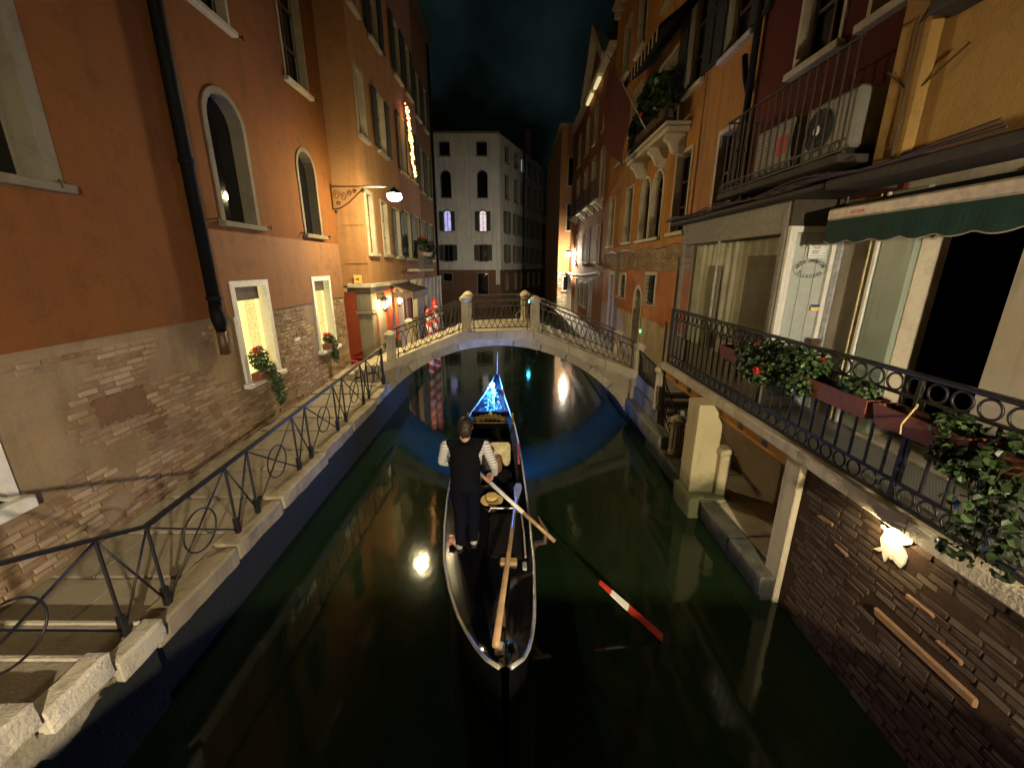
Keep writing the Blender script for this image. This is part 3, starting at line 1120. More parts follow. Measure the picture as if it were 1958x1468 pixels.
sr = root('stair_railing', (3.36, 8.3, .5), 'low iron railing with two fluted stone posts beside the right bank steps', 'railing')
for (y, z0, z1) in ((8.88, .95, 1.98), (7.72, .38, 1.22)):
    h = round(z1 - z0, 2)
    if h not in pm: pm[h] = post_mesh(h, .11)
    inst('post', pm[h], (3.36, y, z0), sr)
for (ya, za, yb, zb_) in ((10.55, 1.95, 8.95, 1.80), (8.80, 1.72, 7.80, 1.14), (7.62, 1.1, 6.75, .95)):
    MB().bar((3.38, ya, za), (3.38, yb, zb_), .03).bar((3.38, ya, za - .62), (3.38, yb, zb_ - .62), .02).build('rail', K['iron'], sr)
    n = round(abs(ya - yb) / .11)
    for k in range(n):
        t = (k + .5) / n
        yy, zz = ya + (yb - ya) * t, za + (zb_ - za) * t
        MB().tube([(3.38, yy + .05, zz), (3.38, yy - .05, zz - .31), (3.38, yy + .05, zz - .62)], .009, 5).build('baluster', K['iron'], sr)

# ------------------------------------------------------------------ terrace on the right
te = root('terrace', (3.8, 4, 0), 'raised restaurant terrace over a brick wall on the right bank', 'terrace')
MB().box(3.30, 4.40, -1.5, 8.62, 1.98, 2.10).build('floor_slab', K['stone'], te)
MB().box(3.34, 4.36, -1.5, 8.6, 2.104, 2.112).build('rubber_mat', K['mat'], te)
for (a, b) in ((-1.5, 1.2), (1.2, 2.9), (2.9, 4.24), (4.24, 5.6), (5.6, 7.2), (7.2, 8.66)):
    rough_block(3.24, 3.34, a + .002, b - .002, 1.95, 2.10, .012, 8).build('edge_stone', K['stone'], te)
for a in (4.9, 5.5, 6.8, 7.3, 7.9):
    MB().cbox(3.33, 4.2, a, a + .12, 1.80, 1.945, .01).build('joist', K['woodd'], te)
MB().cbox(3.34, 3.5, 4.5, 8.6, 1.74, 1.945, .02, .01).build('edge_beam', K['ochre'], te)
cl = rough_block(3.02, 3.44, 6.2, 6.62, .375, 1.95, .009, 10).build('column', K['mossy'], te)
MB().cbox(3.43, 3.60, 6.08, 6.3, .38, 1.12, .02, .01).cbox(3.40, 3.63, 6.05, 6.33, 1.12, 1.22, .02, .012).build('column_buttress', K['mossy'], te)
rough_block(2.96, 3.66, 6.0, 6.7, -.3, .37, .02, 8).build('column_base', K['mossy'], te)
MB().cbox(3.30, 3.62, 4.20, 4.47, -.3, 1.95, .012, .006).build('pier', K['stone'], te)
# brick wall, lit by an added lamp under the ledge; no fixture is known there
ptb = plane((3.37, 0), (0, 1), (-1, 0))
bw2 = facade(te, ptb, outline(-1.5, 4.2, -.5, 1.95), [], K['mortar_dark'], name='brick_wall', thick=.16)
ll = root('added_ledge_lamp', (3.26, 3.06, 1.94), 'small added lamp under the terrace ledge lighting a patch of brick wall', 'lamp')
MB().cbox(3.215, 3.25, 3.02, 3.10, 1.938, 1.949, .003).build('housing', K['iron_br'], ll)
MB().ball((3.228, 3.06, 1.925), .013, 8, 6).build('bulb', K['added_glow'], ll)
facade(bw2, plane((3.352, 0), (0, 1), (-1, 0)), ragged(2.95, 3.18, 1.58, 1.935, 10, .042, 5), [], K['stone_w'], name='painted_light_pool', thick=.03)  # pale patch painted in for the pool of light on dark brick
rb = lambda a, z: (math.sin(a * 5 + z * 3) + math.sin(a * 2.3 - z * 6 + 2) + .7 * math.sin(z * 9 + a)) > -2.1
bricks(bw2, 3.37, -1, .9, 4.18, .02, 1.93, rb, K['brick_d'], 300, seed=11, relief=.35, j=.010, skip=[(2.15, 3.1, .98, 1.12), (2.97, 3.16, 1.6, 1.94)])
MB().cbox(3.34, 3.5, 2.18, 3.05, 1.0, 1.085, .015, .012).build('stone_course', K['patch'], bw2)
for (a, z, l) in ((3.7, 1.45, .2), (2.6, 1.38, .25), (3.45, 1.28, .18), (2.35, 1.22, .2)):
    MB().cbox(3.352, 3.5, a, a + l, z, z + .05, .012, .01).build('stone_block', K['patch'], bw2)

tr = root('terrace_railing', (3.35, 5, 2.1), 'black cast iron terrace railing with rows of rings on the right', 'railing')
MB().cbox(3.315, 3.385, -1.2, 8.60, 3.215, 3.25, .008).build('top_rail', K['iron'], tr)
for z in (3.045, 2.29, 2.115):
    MB().box(3.335, 3.365, -1.2, 8.59, z - .012, z + .012).build('lower_rail' if z < 3 else 'upper_rail', K['iron'], tr)
bal = MB().cbox(-.011, .011, -.011, .011, 2.302, 3.033, .003).mesh('baluster', K['iron'])
rgt = MB().tube(ring_pts((0, 0, 0), .074, (0, 1, 0), (0, 0, 1), 16), .0105, 6, closed=True).mesh('ring', K['iron'], True)
k = 0
y = 8.52
while y > -1.1:
    inst('baluster', bal, (3.35, y, 0), tr)
    inst('ring', rgt, (3.35, y - .0925, 3.131), tr)
    inst('ring', rgt, (3.35, y - .0925, 2.203), tr)
    # small spur between neighbouring rings
    y -= .185
for y in (8.57, 5.9, 3.2, .5):
    MB().cbox(3.33, 3.37, y - .02, y + .02, 2.1, 3.22, .005).build('post', K['iron'], tr)

# planters hung outside on the railing
plants = [(4.75, 6.02, 'terracotta planter with pink and red geraniums at the far end of the railing', 5.35),
          (3.38, 4.30, 'terracotta planter with few leaves in the middle of the terrace railing', 3.9),
          (2.55, 3.32, 'terracotta planter with a broken twig and trailing ivy on the terrace railing', 3.0),
          (1.6, 2.5, 'terracotta planter with thick trailing ivy nearest the camera', 2.1)]
for i, (a, b, lab, cy_) in enumerate(plants):
    p = root('planter', (3.2, (a + b) / 2, 2.75), lab, 'planter', 'planters hung on the terrace railing')
    mb = MB()
    z0, z1 = 2.79, 2.97
    mb.add([(3.13, a + .03, z0), (3.29, a + .03, z0), (3.29, b - .03, z0), (3.13, b - .03, z0), (3.10, a, z1), (3.315, a, z1), (3.315, b, z1), (3.10, b, z1),
            (3.125, a + .025, z1), (3.29, a + .025, z1), (3.29, b - .025, z1), (3.125, b - .025, z1), (3.13, a + .03, z1 - .04), (3.29, a + .03, z1 - .04), (3.29, b - .03, z1 - .04), (3.13, b - .03, z1 - .04)],
           [(0, 1, 2, 3), (0, 1, 5, 4), (1, 2, 6, 5), (2, 3, 7, 6), (3, 0, 4, 7), (4, 5, 9, 8), (5, 6, 10, 9), (6, 7, 11, 10), (7, 4, 8, 11), (8, 9, 13, 12), (9, 10, 14, 13), (10, 11, 15, 14), (11, 8, 12, 15)])
    mb.build('box', K['terracotta'], p)
    MB().box(3.13, 3.285, a + .03, b - .03, z1 - .06, z1 - .03).build('soil', K['soil'], p)
    for yy in (a + .2, b - .2):
        MB().bar((3.33, yy, 3.04), (3.33, yy, 2.77), .012).bar((3.34, yy, 2.775), (3.10, yy, 2.775), .012).build('hanger', K['iron'], p)
    if i == 0:
        cl_ = [((3.2, 5.2, 2.98), (.20, .45, .17)), ((3.2, 4.75, 3.05), (.22, .42, .2)), ((3.18, 4.35, 3.1), (.2, .35, .16)), ((3.1, 5.0, 2.80), (.14, .5, .14)), ((3.14, 4.3, 2.86), (.16, .3, .14))]
        foliage(p, cl_, 2300, K['leaf'], (.016, .034), seed=21)
        petals(p, (3.02, 4.88, 2.86), .05, 50, K['petal'], 1)
        petals(p, (3.12, 5.38, 3.03), .035, 26, K['petalp'], 2)
        petals(p, (3.12, 5.12, 3.13), .035, 26, K['petalp'], 3)
        petals(p, (3.2, 4.1, 3.16), .03, 20, K['petal'], 4)
    if i == 1:
        foliage(p, [((3.2, 3.62, 3.02), (.13, .22, .08)), ((3.2, 4.2, 3.03), (.13, .2, .08))], 420, K['leaf'], (.016, .032), seed=22)
    if i == 2:
        foliage(p, [((3.2, 2.75, 2.98), (.12, .16, .1)), ((3.12, 2.62, 2.8), (.1, .18, .14))], 420, K['leaf'], (.016, .034), seed=23)
        MB().tube([(3.2, 3.05, 2.95), (3.17, 3.02, 3.06), (3.12, 2.98, 3.04), (3.07, 3.0, 2.9), (3.05, 2.97, 2.83)], .007, 5).build('twig', K['straw'], p)
    if i == 3:
        cl_ = [((3.2, 2.3, 2.98), (.16, .36, .10)), ((3.1, 2.45, 2.80), (.13, .26, .12)), ((3.08, 2.25, 2.62), (.10, .14, .16)), ((3.07, 2.40, 2.25), (.09, .14, .14)), ((3.07, 2.15, 2.4), (.08, .10, .22))]
        foliage(p, cl_, 560, K['leafd'], (.018, .036), seed=24)
        for q in range(7):
            yy = 2.15 + .06 * q
            MB().tube([(3.15, yy, 2.95), (3.06, yy + .03, 2.85), (3.05, yy + .05 * math.sin(q), 2.6), (3.06, yy + .08 * math.sin(q * 2), 2.32 - .03 * (q % 3))], .005, 4).build('stem', K['leafd'], p)
        foliage(p, [((3.05, 2.4, 2.7), (.13, .2, .3))], 60, K['leaf'], (.02, .04), name='young_leaves', seed=25)

# two-tone ground floor: orange plaster fallen away from pale damp render below
m, nt, bs, _ = newmat('rust_over_pale_render')
p_ = wpos(nt)
gm = nt.nodes.new('ShaderNodeNewGeometry')
sx = nt.nodes.new('ShaderNodeSeparateXYZ')
nt.links.new(gm.outputs['Position'], sx.inputs[0])
ad = N(nt, 'ShaderNodeMath', operation='MULTIPLY_ADD')
nt.links.new(noise(nt, p_, 2.2, 5, .7), ad.inputs[0])
ad.inputs[1].default_value = .5
nt.links.new(sx.outputs['Z'], ad.inputs[2])
mr = N(nt, 'ShaderNodeMapRange')
mr.inputs['From Min'].default_value = 2.68
mr.inputs['From Max'].default_value = 2.72
nt.links.new(ad.outputs[0], mr.inputs['Value'])
up_c = ramp(nt, noise(nt, p_, .8, 5, .65), [(.3, (.24, .085, .03)), (.55, (.40, .15, .05)), (.75, (.44, .24, .12))])
lo_c = ramp(nt, noise(nt, wpos(nt, (2, 2, .5)), 1.5, 5, .65), [(.3, (.24, .18, .11)), (.7, (.46, .37, .24))])
nt.links.new(mixc(nt, mr.outputs['Result'], lo_c, up_c), bs.inputs['Base Color'])
bs.inputs['Roughness'].default_value = .9
bump(nt, bs, mixc(nt, .5, mr.outputs['Result'], noise(nt, p_, 20, 4)), .6, .03)
K['rustbase'] = m

# ------------------------------------------------------------------ right: yellow house (nearest)
yh = root('yellow_house', (4.2, 3, 2.1), 'yellow plastered house above the green awning, nearest on the right', 'house')
facade(yh, plane((4.0, 0), (0, 1), (-1, 0)), outline(-3, 4.9, 5.02, 13), [], K['yellow'], shell=6)
MB().cbox(3.88, 3.998, 4.50, 4.93, 5.04, 13, .05).build('corner_pilaster', K['yellow'], yh)
MB().cbox(3.72, 3.998, -2, 4.45, 6.25, 6.40, .02).cbox(3.66, 3.998, -2, 4.45, 6.40, 6.50, .02).build('ledge', K['slate'], yh)
MB().tube([(3.86, 4.72, 13), (3.86, 4.70, 8), (3.85, 4.76, 6.6), (3.86, 4.55, 6.45), (3.86, 4.66, 6.3), (3.86, 4.62, 5.1)], .012, 5).build('cable', K['woodd'], yh)
MB().tube([(3.85, 4.9, 6.0), (3.9, 4.6, 5.7), (3.95, 4.2, 5.95)], .010, 5).build('cable', K['woodd'], yh)
pts4 = plane((4.35, 0), (0, 1), (-1, 0))
facade(yh, pts4, outline(-3, 5.80, 2.1, 4.98), [[(3.60, 2.14), (3.60, 4.66), (4.57, 4.66), (4.57, 2.14)]], K['beige'], name='shop_wall', thick=.3)
MB().box(4.64, 6.5, 3.4, 4.9, 2.1, 2.12).box(4.64, 6.5, 3.35, 3.37, 2.1, 4.7).box(4.64, 6.5, 4.88, 4.9, 2.1, 4.7).box(6.5, 6.52, 3.4, 4.9, 2.1, 4.7).box(4.64, 6.5, 3.4, 4.9, 4.68, 4.7).build('dark_room', K['void'], yh)
MB().cbox(4.28, 4.345, 4.57, 5.00, 2.12, 4.9, .012).build('pilaster', K['marble'], yh)
MB().cbox(4.26, 4.345, 5.01, 5.06, 2.12, 4.9, .008).build('door_post', K['whitep'], yh)
MB().cbox(4.27, 4.345, 5.12, 5.15, 2.12, 4.9, .008).build('door_post', K['cream'], yh)
MB().cbox(4.18, 4.36, 3.5, 4.62, 2.114, 2.16, .01).build('threshold', K['stone_w'], yh)
pil = MB().cbox(4.25, 4.345, 3.08, 3.58, 2.12, 4.9, .02, .008).build('pilaster', K['smooth'], yh)
MB().cbox(4.21, 4.245, 3.02, 3.30, 3.70, 3.98, .015).cbox(4.19, 4.245, 3.16, 3.32, 4.02, 4.2, .02).build('intercom', K['whitep'], pil)
MB().cbox(4.3, 4.36, 2.0, 3.2, 2.12, 3.0, .01).build('wall_panel', K['marble'], yh)

# eaves above the shop: boards, tiles, cables
ev = root('shop_eaves', (3.8, 7, 4.95), 'sagging dark eaves with cables above the shop window', 'eaves')
MB().cbox(3.46, 4.28, 4.95, 9.55, 4.93, 4.985, .01).build('soffit_board', K['slate'], ev)
y = 4.96
k = 0
while y < 9.5:
    d = random.uniform(.28, .36)
    zz = 5.0 + .02 * math.sin(y * 3)
    MB().add([(3.40, y, zz + .0), (3.40, y + d, zz), (4.28, y + d, zz + .14), (4.28, y, zz + .14), (3.40, y + d / 2, zz + .05), (4.28, y + d / 2, zz + .19)], [(0, 4, 5, 3), (4, 1, 2, 5), (0, 1, 4), (0, 1, 2, 3)]).build('roof_tile', K['slate'], ev)
    y += d
for (o1, o2, sg) in ((0, .02, .05), (.03, .05, .09), (-.02, .0, .03)):
    MB().tube([(3.40 - o1, 9.5 - (9.5 - 3.2) * t, 5.05 + o2 - sg * math.sin(t * 9.4) ** 2 - .03 * t) for t in [i / 16 for i in range(17)]], .010, 5).build('cable', K['woodd'], ev)
MB().cbox(3.45, 3.98, -2, 4.94, 4.90, 5.0, .02).build('soffit_board', K['slate'], ev)

# ------------------------------------------------------------------ right: dark red house with the balcony
rh = root('dark_red_house', (4.4, 6.6, 5), 'dark red house with air conditioners on its balcony', 'house')
h = []
pr = plane((4.3, 0), (0, 1), (-1, 0))
window(rh, pr, 6.40, 7.25, 6.92, 9.0, fw=.06, recess=.2, holes=h, fmat=K['stone'], bars=(2, 3))
window(rh, pr, 5.2, 5.9, 6.92, 9.0, fw=.06, recess=.2, holes=h, fmat=K['stone'], bars=(2, 3))
facade(rh, pr, outline(4.905, 8.35, 4.9, 13.2), h, K['darkred'], shell=6)
MB().box(4.31, 4.6, 3.9, 8.34, -.5, 1.94).build('undercroft_wall', K['mortar'], rh)
bl = MB().cbox(3.56, 4.295, 4.98, 7.72, 5.19, 5.28, .01).build('balcony_slab', K['slate'], rh)
MB().bar((3.7, 7.2, 5.19), (4.25, 7.2, 5.05), .08).bar((3.7, 5.5, 5.19), (4.25, 5.5, 5.05), .08).build('bracket', K['slate'], rh)

br2 = root('balcony_railing', (3.6, 6.3, 5.28), 'rusty iron balcony railing with scrolled feet in front of air conditioners', 'railing')
MB().bar((3.60, 4.98, 6.36), (3.60, 7.70, 6.36), .035, .02).bar((3.6, 7.69, 6.36), (4.28, 7.69, 6.36), .035, .02).build('top_rail', K['iron_br'], br2)
for z in (5.42, 5.31):
    MB().bar((3.60, 4.98, z), (3.60, 7.70, z), .02).bar((3.6, 7.69, z), (4.28, 7.69, z), .02).build('lower_rail', K['iron_br'], br2)
bm1 = MB().bar((0, 0, 0), (0, 0, 1.06), .015).mesh('baluster', K['iron_br'])
sc1 = MB().tube(ring_pts((0, 0, 0), .05, (0, 1, 0), (0, 0, 1), 10), .007, 5, closed=True).mesh('scroll', K['iron_br'])
y = 5.02
while y < 7.7:
    inst('baluster', bm1, (3.6, y, 5.30), br2)
    inst('scroll', sc1, (3.6, y + .07, 5.365), br2)
    y += .155
for x in (3.75, 3.9, 4.05, 4.2):
    inst('baluster', bm1, (x, 7.69, 5.30), br2)

# air conditioners
ac = root('air_conditioner', (3.95, 5.7, 5.5), 'white air conditioner with big round fan behind the balcony bars', 'air conditioner', 'outdoor units on the balcony')
MB().cbox(3.83, 4.17, 5.20, 6.06, 5.40, 6.02, .03).build('casing', K['acwhite'], ac)
MB().lathe((3.826, 5.76, 5.71), [(.235, 0), (.24, .012), (.225, .02)], 28, (-1, 0, 0)).build('fan_opening', K['acdark'], ac)
gr = MB()
for k in range(5): gr.tube(ring_pts((3.80, 5.76, 5.71), .05 + .042 * k, (0, 1, 0), (0, 0, 1), 22), .0045, 4, closed=True)
for k in range(12):
    t = math.pi * k / 12
    gr.bar((3.798, 5.76 - .23 * math.cos(t), 5.71 - .23 * math.sin(t)), (3.798, 5.76 + .23 * math.cos(t), 5.71 + .23 * math.sin(t)), .005)
gr.build('grille', K['iron'], ac)
MB().lathe((3.795, 5.76, 5.71), [(.055, 0), (.055, .006), (.03, .009)], 16, (-1, 0, 0)).build('hub', K['whitep'], ac)
for y in (5.28, 5.9): MB().box(3.86, 4.14, y, y + .08, 5.28, 5.40).build('foot', K['iron'], ac)
ac2 = root('air_conditioner', (3.95, 6.8, 5.5), 'white air conditioner with red square label behind the balcony bars', 'air conditioner', 'outdoor units on the balcony')
MB().cbox(3.84, 4.17, 6.36, 7.22, 5.44, 6.06, .025).build('casing', K['acwhite'], ac2)
MB().box(3.833, 3.838, 6.80, 7.16, 5.52, 5.98).build('side_panel', K['trim'], ac2)
MB().box(3.833, 3.838, 6.42, 6.64, 5.62, 5.86).build('label', K['red'], ac2)
gr = MB()
for k in range(9): gr.bar((3.826, 6.82, 5.55 + .05 * k), (3.826, 7.14, 5.55 + .05 * k), .006)
gr.build('grille', K['iron'], ac2)
for y in (6.46, 7.02): MB().box(3.86, 4.14, y, y + .08, 5.28, 5.44).build('foot', K['iron'], ac2)

pp = root('drainpipe', (4.2, 8.38, 5), 'black drainpipe with forked inlet beside the dark red house', 'drainpipe')
MB().tube([(4.20, 8.38, 13), (4.20, 8.38, 5.1)], .06, 10).tube([(4.22, 8.75, 7.75), (4.21, 8.6, 7.35), (4.20, 8.38, 7.0)], .05, 10).build('pipe', K['pipe'], pp, smooth=True)
for z in (6.1, 9.5, 12): MB().lathe((4.2, 8.38, z), [(.072, 0), (.072, .05)], 10).build('bracket', K['pipe'], pp)

# ------------------------------------------------------------------ right: ochre house with the loggia
oh = root('ochre_house', (4.4, 14, 1), 'long ochre house with a flower balcony and arched ground door on the right', 'house')
h = []
pr = plane((4.3, 0), (0, 1), (-1, 0))
wk = dict(parent=oh, pt=pr, holes=h, fmat=K['stone'])
window(**wk, a0=8.78, a1=9.45, z0=5.2, z1=6.65, fw=.09, recess=.15, sill=.06, bars=(2, 2))
window(**wk, a0=10.85, a1=11.75, z0=4.95, z1=6.78, fw=.08, recess=.2, bars=(2, 3))
for (a, b) in ((12.66, 13.58), (13.78, 14.70)):
    window(**wk, a0=a, a1=b, z0=4.92, z1=6.75, rise=.46, fw=.07, recess=.22, bars=(2, 2))
window(**wk, a0=15.74, a1=16.55, z0=4.95, z1=6.78, fw=.07, recess=.2, bars=(2, 3))
window(**wk, a0=18.40, a1=19.25, z0=4.92, z1=6.82, fw=.07, recess=.2, bars=(2, 3))
window(**wk, a0=8.72, a1=9.75, z0=8.12, z1=10.2, fw=.05, recess=.22, bars=(2, 3), shutters='open')
window(**wk, a0=10.72, a1=11.72, z0=8.14, z1=10.25, fw=.05, recess=.22, bars=(2, 3), shutters='open')
window(**wk, a0=12.1, a1=13.9, z0=7.45, z1=9.5, fw=.05, recess=.3, sill=0)
for a in (15.7, 17.6):
    window(**wk, a0=a, a1=a + .9, z0=8.0, z1=9.9, fw=.06, recess=.2, bars=(2, 3))
for a in (8.9, 10.9, 13.0, 15.7, 17.6):
    window(**wk, a0=a, a1=a + .9, z0=11.0, z1=12.7, fw=.06, recess=.2, bars=(2, 3))
facade(oh, pr, outline(8.355, 19.9, 4.60, 14.0), h, K['ochre'], shell=6)
h2 = []
wk['holes'] = h2
window(**wk, a0=12.57, a1=13.45, z0=2.96, z1=3.82, fw=.09, recess=.2, sill=.05, grille=True)
window(**wk, a0=15.90, a1=16.75, z0=2.93, z1=3.76, fw=.09, recess=.2, sill=.05, grille=True)
dr = window(**wk, a0=13.76, a1=14.55, z0=1.28, z1=3.35, rise=.40, fw=.13, recess=.25, sill=0, pane=None, name='door')
MB().add([pr(a, z, -.2) for a, z in outline(13.78, 14.53, 1.28, 3.33, .4)], [tuple(range(13))]).build('door_leaf', K['shutter_br'], dr)
MB().bar(pr(14.15, 1.28, -.19), pr(14.15, 3.3, -.19), .03).build('door_strip', K['woodd'], dr)
dr2 = window(**wk, a0=17.75, a1=18.45, z0=1.0, z1=3.72, fw=.14, recess=.25, sill=0, pane=None, name='door')
MB().box(4.5, 4.52, 17.75, 18.45, 1.0, 3.72).build('door_leaf', K['woodd'], dr2)
bwr = facade(oh, plane((4.33, 0), (0, 1), (-1, 0)), outline(8.36, 19.9, 3.95, 4.60), [], K['mortar'], name='brick_band', thick=.1)
bricks(bwr, 4.33, -1, 8.5, 19.8, 3.97, 4.58, lambda a, z: math.sin(a * 2.1 + z * 5) + math.sin(a * 5.1 - z * 2) > -.6, K['brick'], 0, seed=5)
facade(oh, pr, outline(8.355, 19.9, .3, 3.948), h2, K['rustbase'], name='ground_wall', shell=5)
for (y, z0, z1) in ((10.9, 1.3, 4.3), (11.3, 1.3, 2.6), (16.95, 1, 4.6), (17.2, 1, 4.6), (15.2, 3.95, 4.55)):
    MB().tube([(4.27, y, z0), (4.27, y, z1 - .1), (4.27, y + .08, z1)], .022, 6).build('conduit', K['grey'], oh)
MB().tube([(4.28, 8.6 + .7 * k, 4.62 + .06 * math.sin(k * 1.9)) for k in range(16)], .014, 5).build('cable', K['woodd'], oh)
MB().tube([(4.27, 10.5, 5.2), (4.27, 10.5, 8.0), (4.27, 10.45, 9.6)], .02, 6).build('conduit', K['ochre'], oh)
MB().cbox(4.265, 4.30, 13.55, 13.62, 1.95, 2.05, .004).build('doorbell_plate', K['bulb_green'], oh)
for (z, e) in ((13.72, .16), (13.86, .28)):
    MB().cbox(4.3 - e, 4.6, 8.4, 19.9, z, z + .14, .02).build('cornice', K['stone'], oh)
y = 8.7
while y < 19.8:
    MB().cbox(4.08, 4.3, y, y + .16, 13.48, 13.72, .02).build('modillion', K['stone'], oh)
    y += .6
# loggia balcony
MB().cbox(3.72, 4.295, 11.1, 14.75, 7.22, 7.34, .03).cbox(3.66, 4.295, 11.05, 14.8, 7.34, 7.42, .02).build('balcony_slab', K['stone'], oh)
for y in (11.35, 12.6, 14.35):
    MB().prism([(4.29, y, 7.22), (3.8, y, 7.22), (3.78, y, 7.10), (3.9, y, 7.02), (4.02, y, 6.80), (4.29, y, 6.74)], (0, .17, 0)).build('corbel', K['stone'], oh)
lr = root('balcony_railing', (3.72, 12.9, 7.42), 'dark railing of the flower balcony on the ochre house', 'railing')
MB().bar((3.72, 11.1, 8.32), (3.72, 14.75, 8.32), .05, .03).bar((3.72, 11.1, 7.5), (3.72, 14.75, 7.5), .03).build('rail', K['iron'], lr)
bmm = MB().bar((0, 0, 0), (0, 0, .82), .02).mesh('baluster', K['iron'])
y = 11.12
while y < 14.75:
    inst('baluster', bmm, (3.72, y, 7.5), lr)
    y += .13
bp = root('balcony_plants', (3.85, 12.9, 7.42), 'mass of dark plants on the flower balcony', 'plant')
foliage(bp, [((3.85, 11.8, 8.1), (.3, .7, .6)), ((3.85, 13.2, 8.2), (.3, .9, .55)), ((3.9, 14.2, 8.0), (.3, .5, .6)), ((3.75, 12.6, 8.6), (.25, .9, .25))], 1700, K['leafd'], (.04, .09), seed=31)
petals(bp, (3.55, 12.9, 8.1), .07, 40, K['petal'], 9)
MB().box(3.66, 3.9, 11.3, 14.5, 7.55, 7.75).build('trough', K['woodd'], bp)
aw = root('balcony_awning', (4.0, 12.9, 9.6), 'black balcony awning with pale striped fringe on the ochre house', 'awning')
MB().prism([(4.29, 11.3, 10.1), (4.29, 11.3, 9.95), (3.45, 11.3, 9.35), (3.42, 11.3, 9.45)], (0, 3.2, 0)).build('canvas', K['blackcloth'], aw)
vm = MB().box(3.405, 3.415, 0, .075, 9.18, 9.44).mesh('fringe_stripe', K['cassette'])
vk = MB().box(3.408, 3.418, 0, .075, 9.18, 9.44).mesh('fringe_stripe', K['blackcloth'])
for k in range(21):
    inst('fringe_stripe', vm if k % 2 else vk, (0, 11.32 + .15 * k, 0), aw)
    inst('fringe_stripe', vk, (.001, 11.395 + .15 * k, 0), aw)

fl = root('flag', (3.6, 12.7, 7.6), 'dark red flag on a slanting pole from the flower balcony', 'flag')
f0, f1 = Vector((3.70, 12.55, 7.55)), Vector((2.9, 14.6, 10.2))
MB().tube([f0, f1], .018, 8).ball(f1, .04, 8, 6).build('pole', K['trim'], fl, smooth=True)
mb = MB()
rows = []
for i in range(9):
    t = .42 + .55 * i / 8
    p = f0.lerp(f1, t)
    rw = []
    for j in range(11):
        s = j / 10
        rw.append(p + Vector((.06 * math.sin(s * 6 + i), .05 * math.sin(s * 5 + i * .8) + .25 * s, -2.3 * s * (.75 + .25 * i / 8))))
    rows.append(rw)
mb.add([v for rw in rows for v in rw], [(i * 11 + j, i * 11 + j + 1, (i + 1) * 11 + j + 1, (i + 1) * 11 + j) for i in range(8) for j in range(10)])
mb.build('cloth', K['banner'], fl, smooth=True)

# ------------------------------------------------------------------ right: pink house with pediment, corner house
ph = root('pediment_house', (4.4, 25, .9), 'tall rosy house with a white pediment beyond the footbridge on the right', 'house')
h = []
wk = dict(parent=ph, pt=pr, holes=h, fmat=K['stone'])
for a in (21.2, 24.0, 25.4, 28.2):
    window(**wk, a0=a, a1=a + .75, z0=4.3, z1=6.0, fw=.06, recess=.18, bars=(2, 2))
for a in (20.9, 23.2, 25.6, 28.4):
    window(**wk, a0=a, a1=a + .95, z0=7.2, z1=9.4, fw=.08, recess=.2, bars=(2, 3))
    MB().cbox(3.85, 4.29, a - .25, a + 1.2, 7.0, 7.12, .02).prism([(4.29, a, 7.0), (3.95, a, 7.0), (4.29, a, 6.7)], (0, .15, 0)).prism([(4.29, a + .8, 7.0), (3.95, a + .8, 7.0), (4.29, a + .8, 6.7)], (0, .15, 0)).build('balcony_slab', K['stone'], ph)
    mb = MB().bar((3.88, a - .2, 8.0), (3.88, a + 1.15, 8.0), .04)
    for k in range(9): mb.bar((3.88, a - .2 + .168 * k, 7.12), (3.88, a - .2 + .168 * k, 8.0), .02)
    mb.build('balcony_rail', K['iron'], ph)
    window(**wk, a0=a, a1=a + .9, z0=10.2, z1=12.0, rise=.3, fw=.07, recess=.2, bars=(2, 3))
for a in (22.5, 27.4):
    window(**wk, a0=a, a1=a + .8, z0=1.0, z1=3.3, fw=.12, recess=.2, sill=0, pane=None)
    MB().box(4.45, 4.48, a, a + .8, 1.0, 3.3).build('door_leaf', K['woodd'], ph)
for a in (24.2, 25.8):
    window(**wk, a0=a, a1=a + .8, z0=1.8, z1=3.1, fw=.1, recess=.18, grille=True)
facade(ph, pr, [(19.95, .3), (19.95, 13.0), (21.6, 13.0), (24.2, 15.2), (26.8, 13.0), (31.98, 13.0), (31.98, .3)], h, K['rust'], shell=5)
for (a, za, b, zb_) in ((21.3, 12.95, 24.2, 15.35), (24.2, 15.35, 27.1, 12.95)):
    MB().bar((4.2, a, za), (4.2, b, zb_), .5, .34).build('pediment_moulding', K['stone_w'], ph)
MB().cbox(4.0, 4.4, 19.95, 31.9, 12.75, 12.98, .03).build('cornice', K['stone_w'], ph)
MB().box(4.05, 4.2, 24.3, 25.7, 12.50, 12.62).box(4.05, 4.2, 22.4, 23.6, 12.50, 12.62).build('lit_strip', K['lit_amber'], ph)
MB().tube([(4.1, 20.0, 3.75), (4.05, 24, 3.55), (4.05, 28, 3.5), (4.1, 31.9, 3.6)], .09, 8).build('string_course', K['stone'], ph)

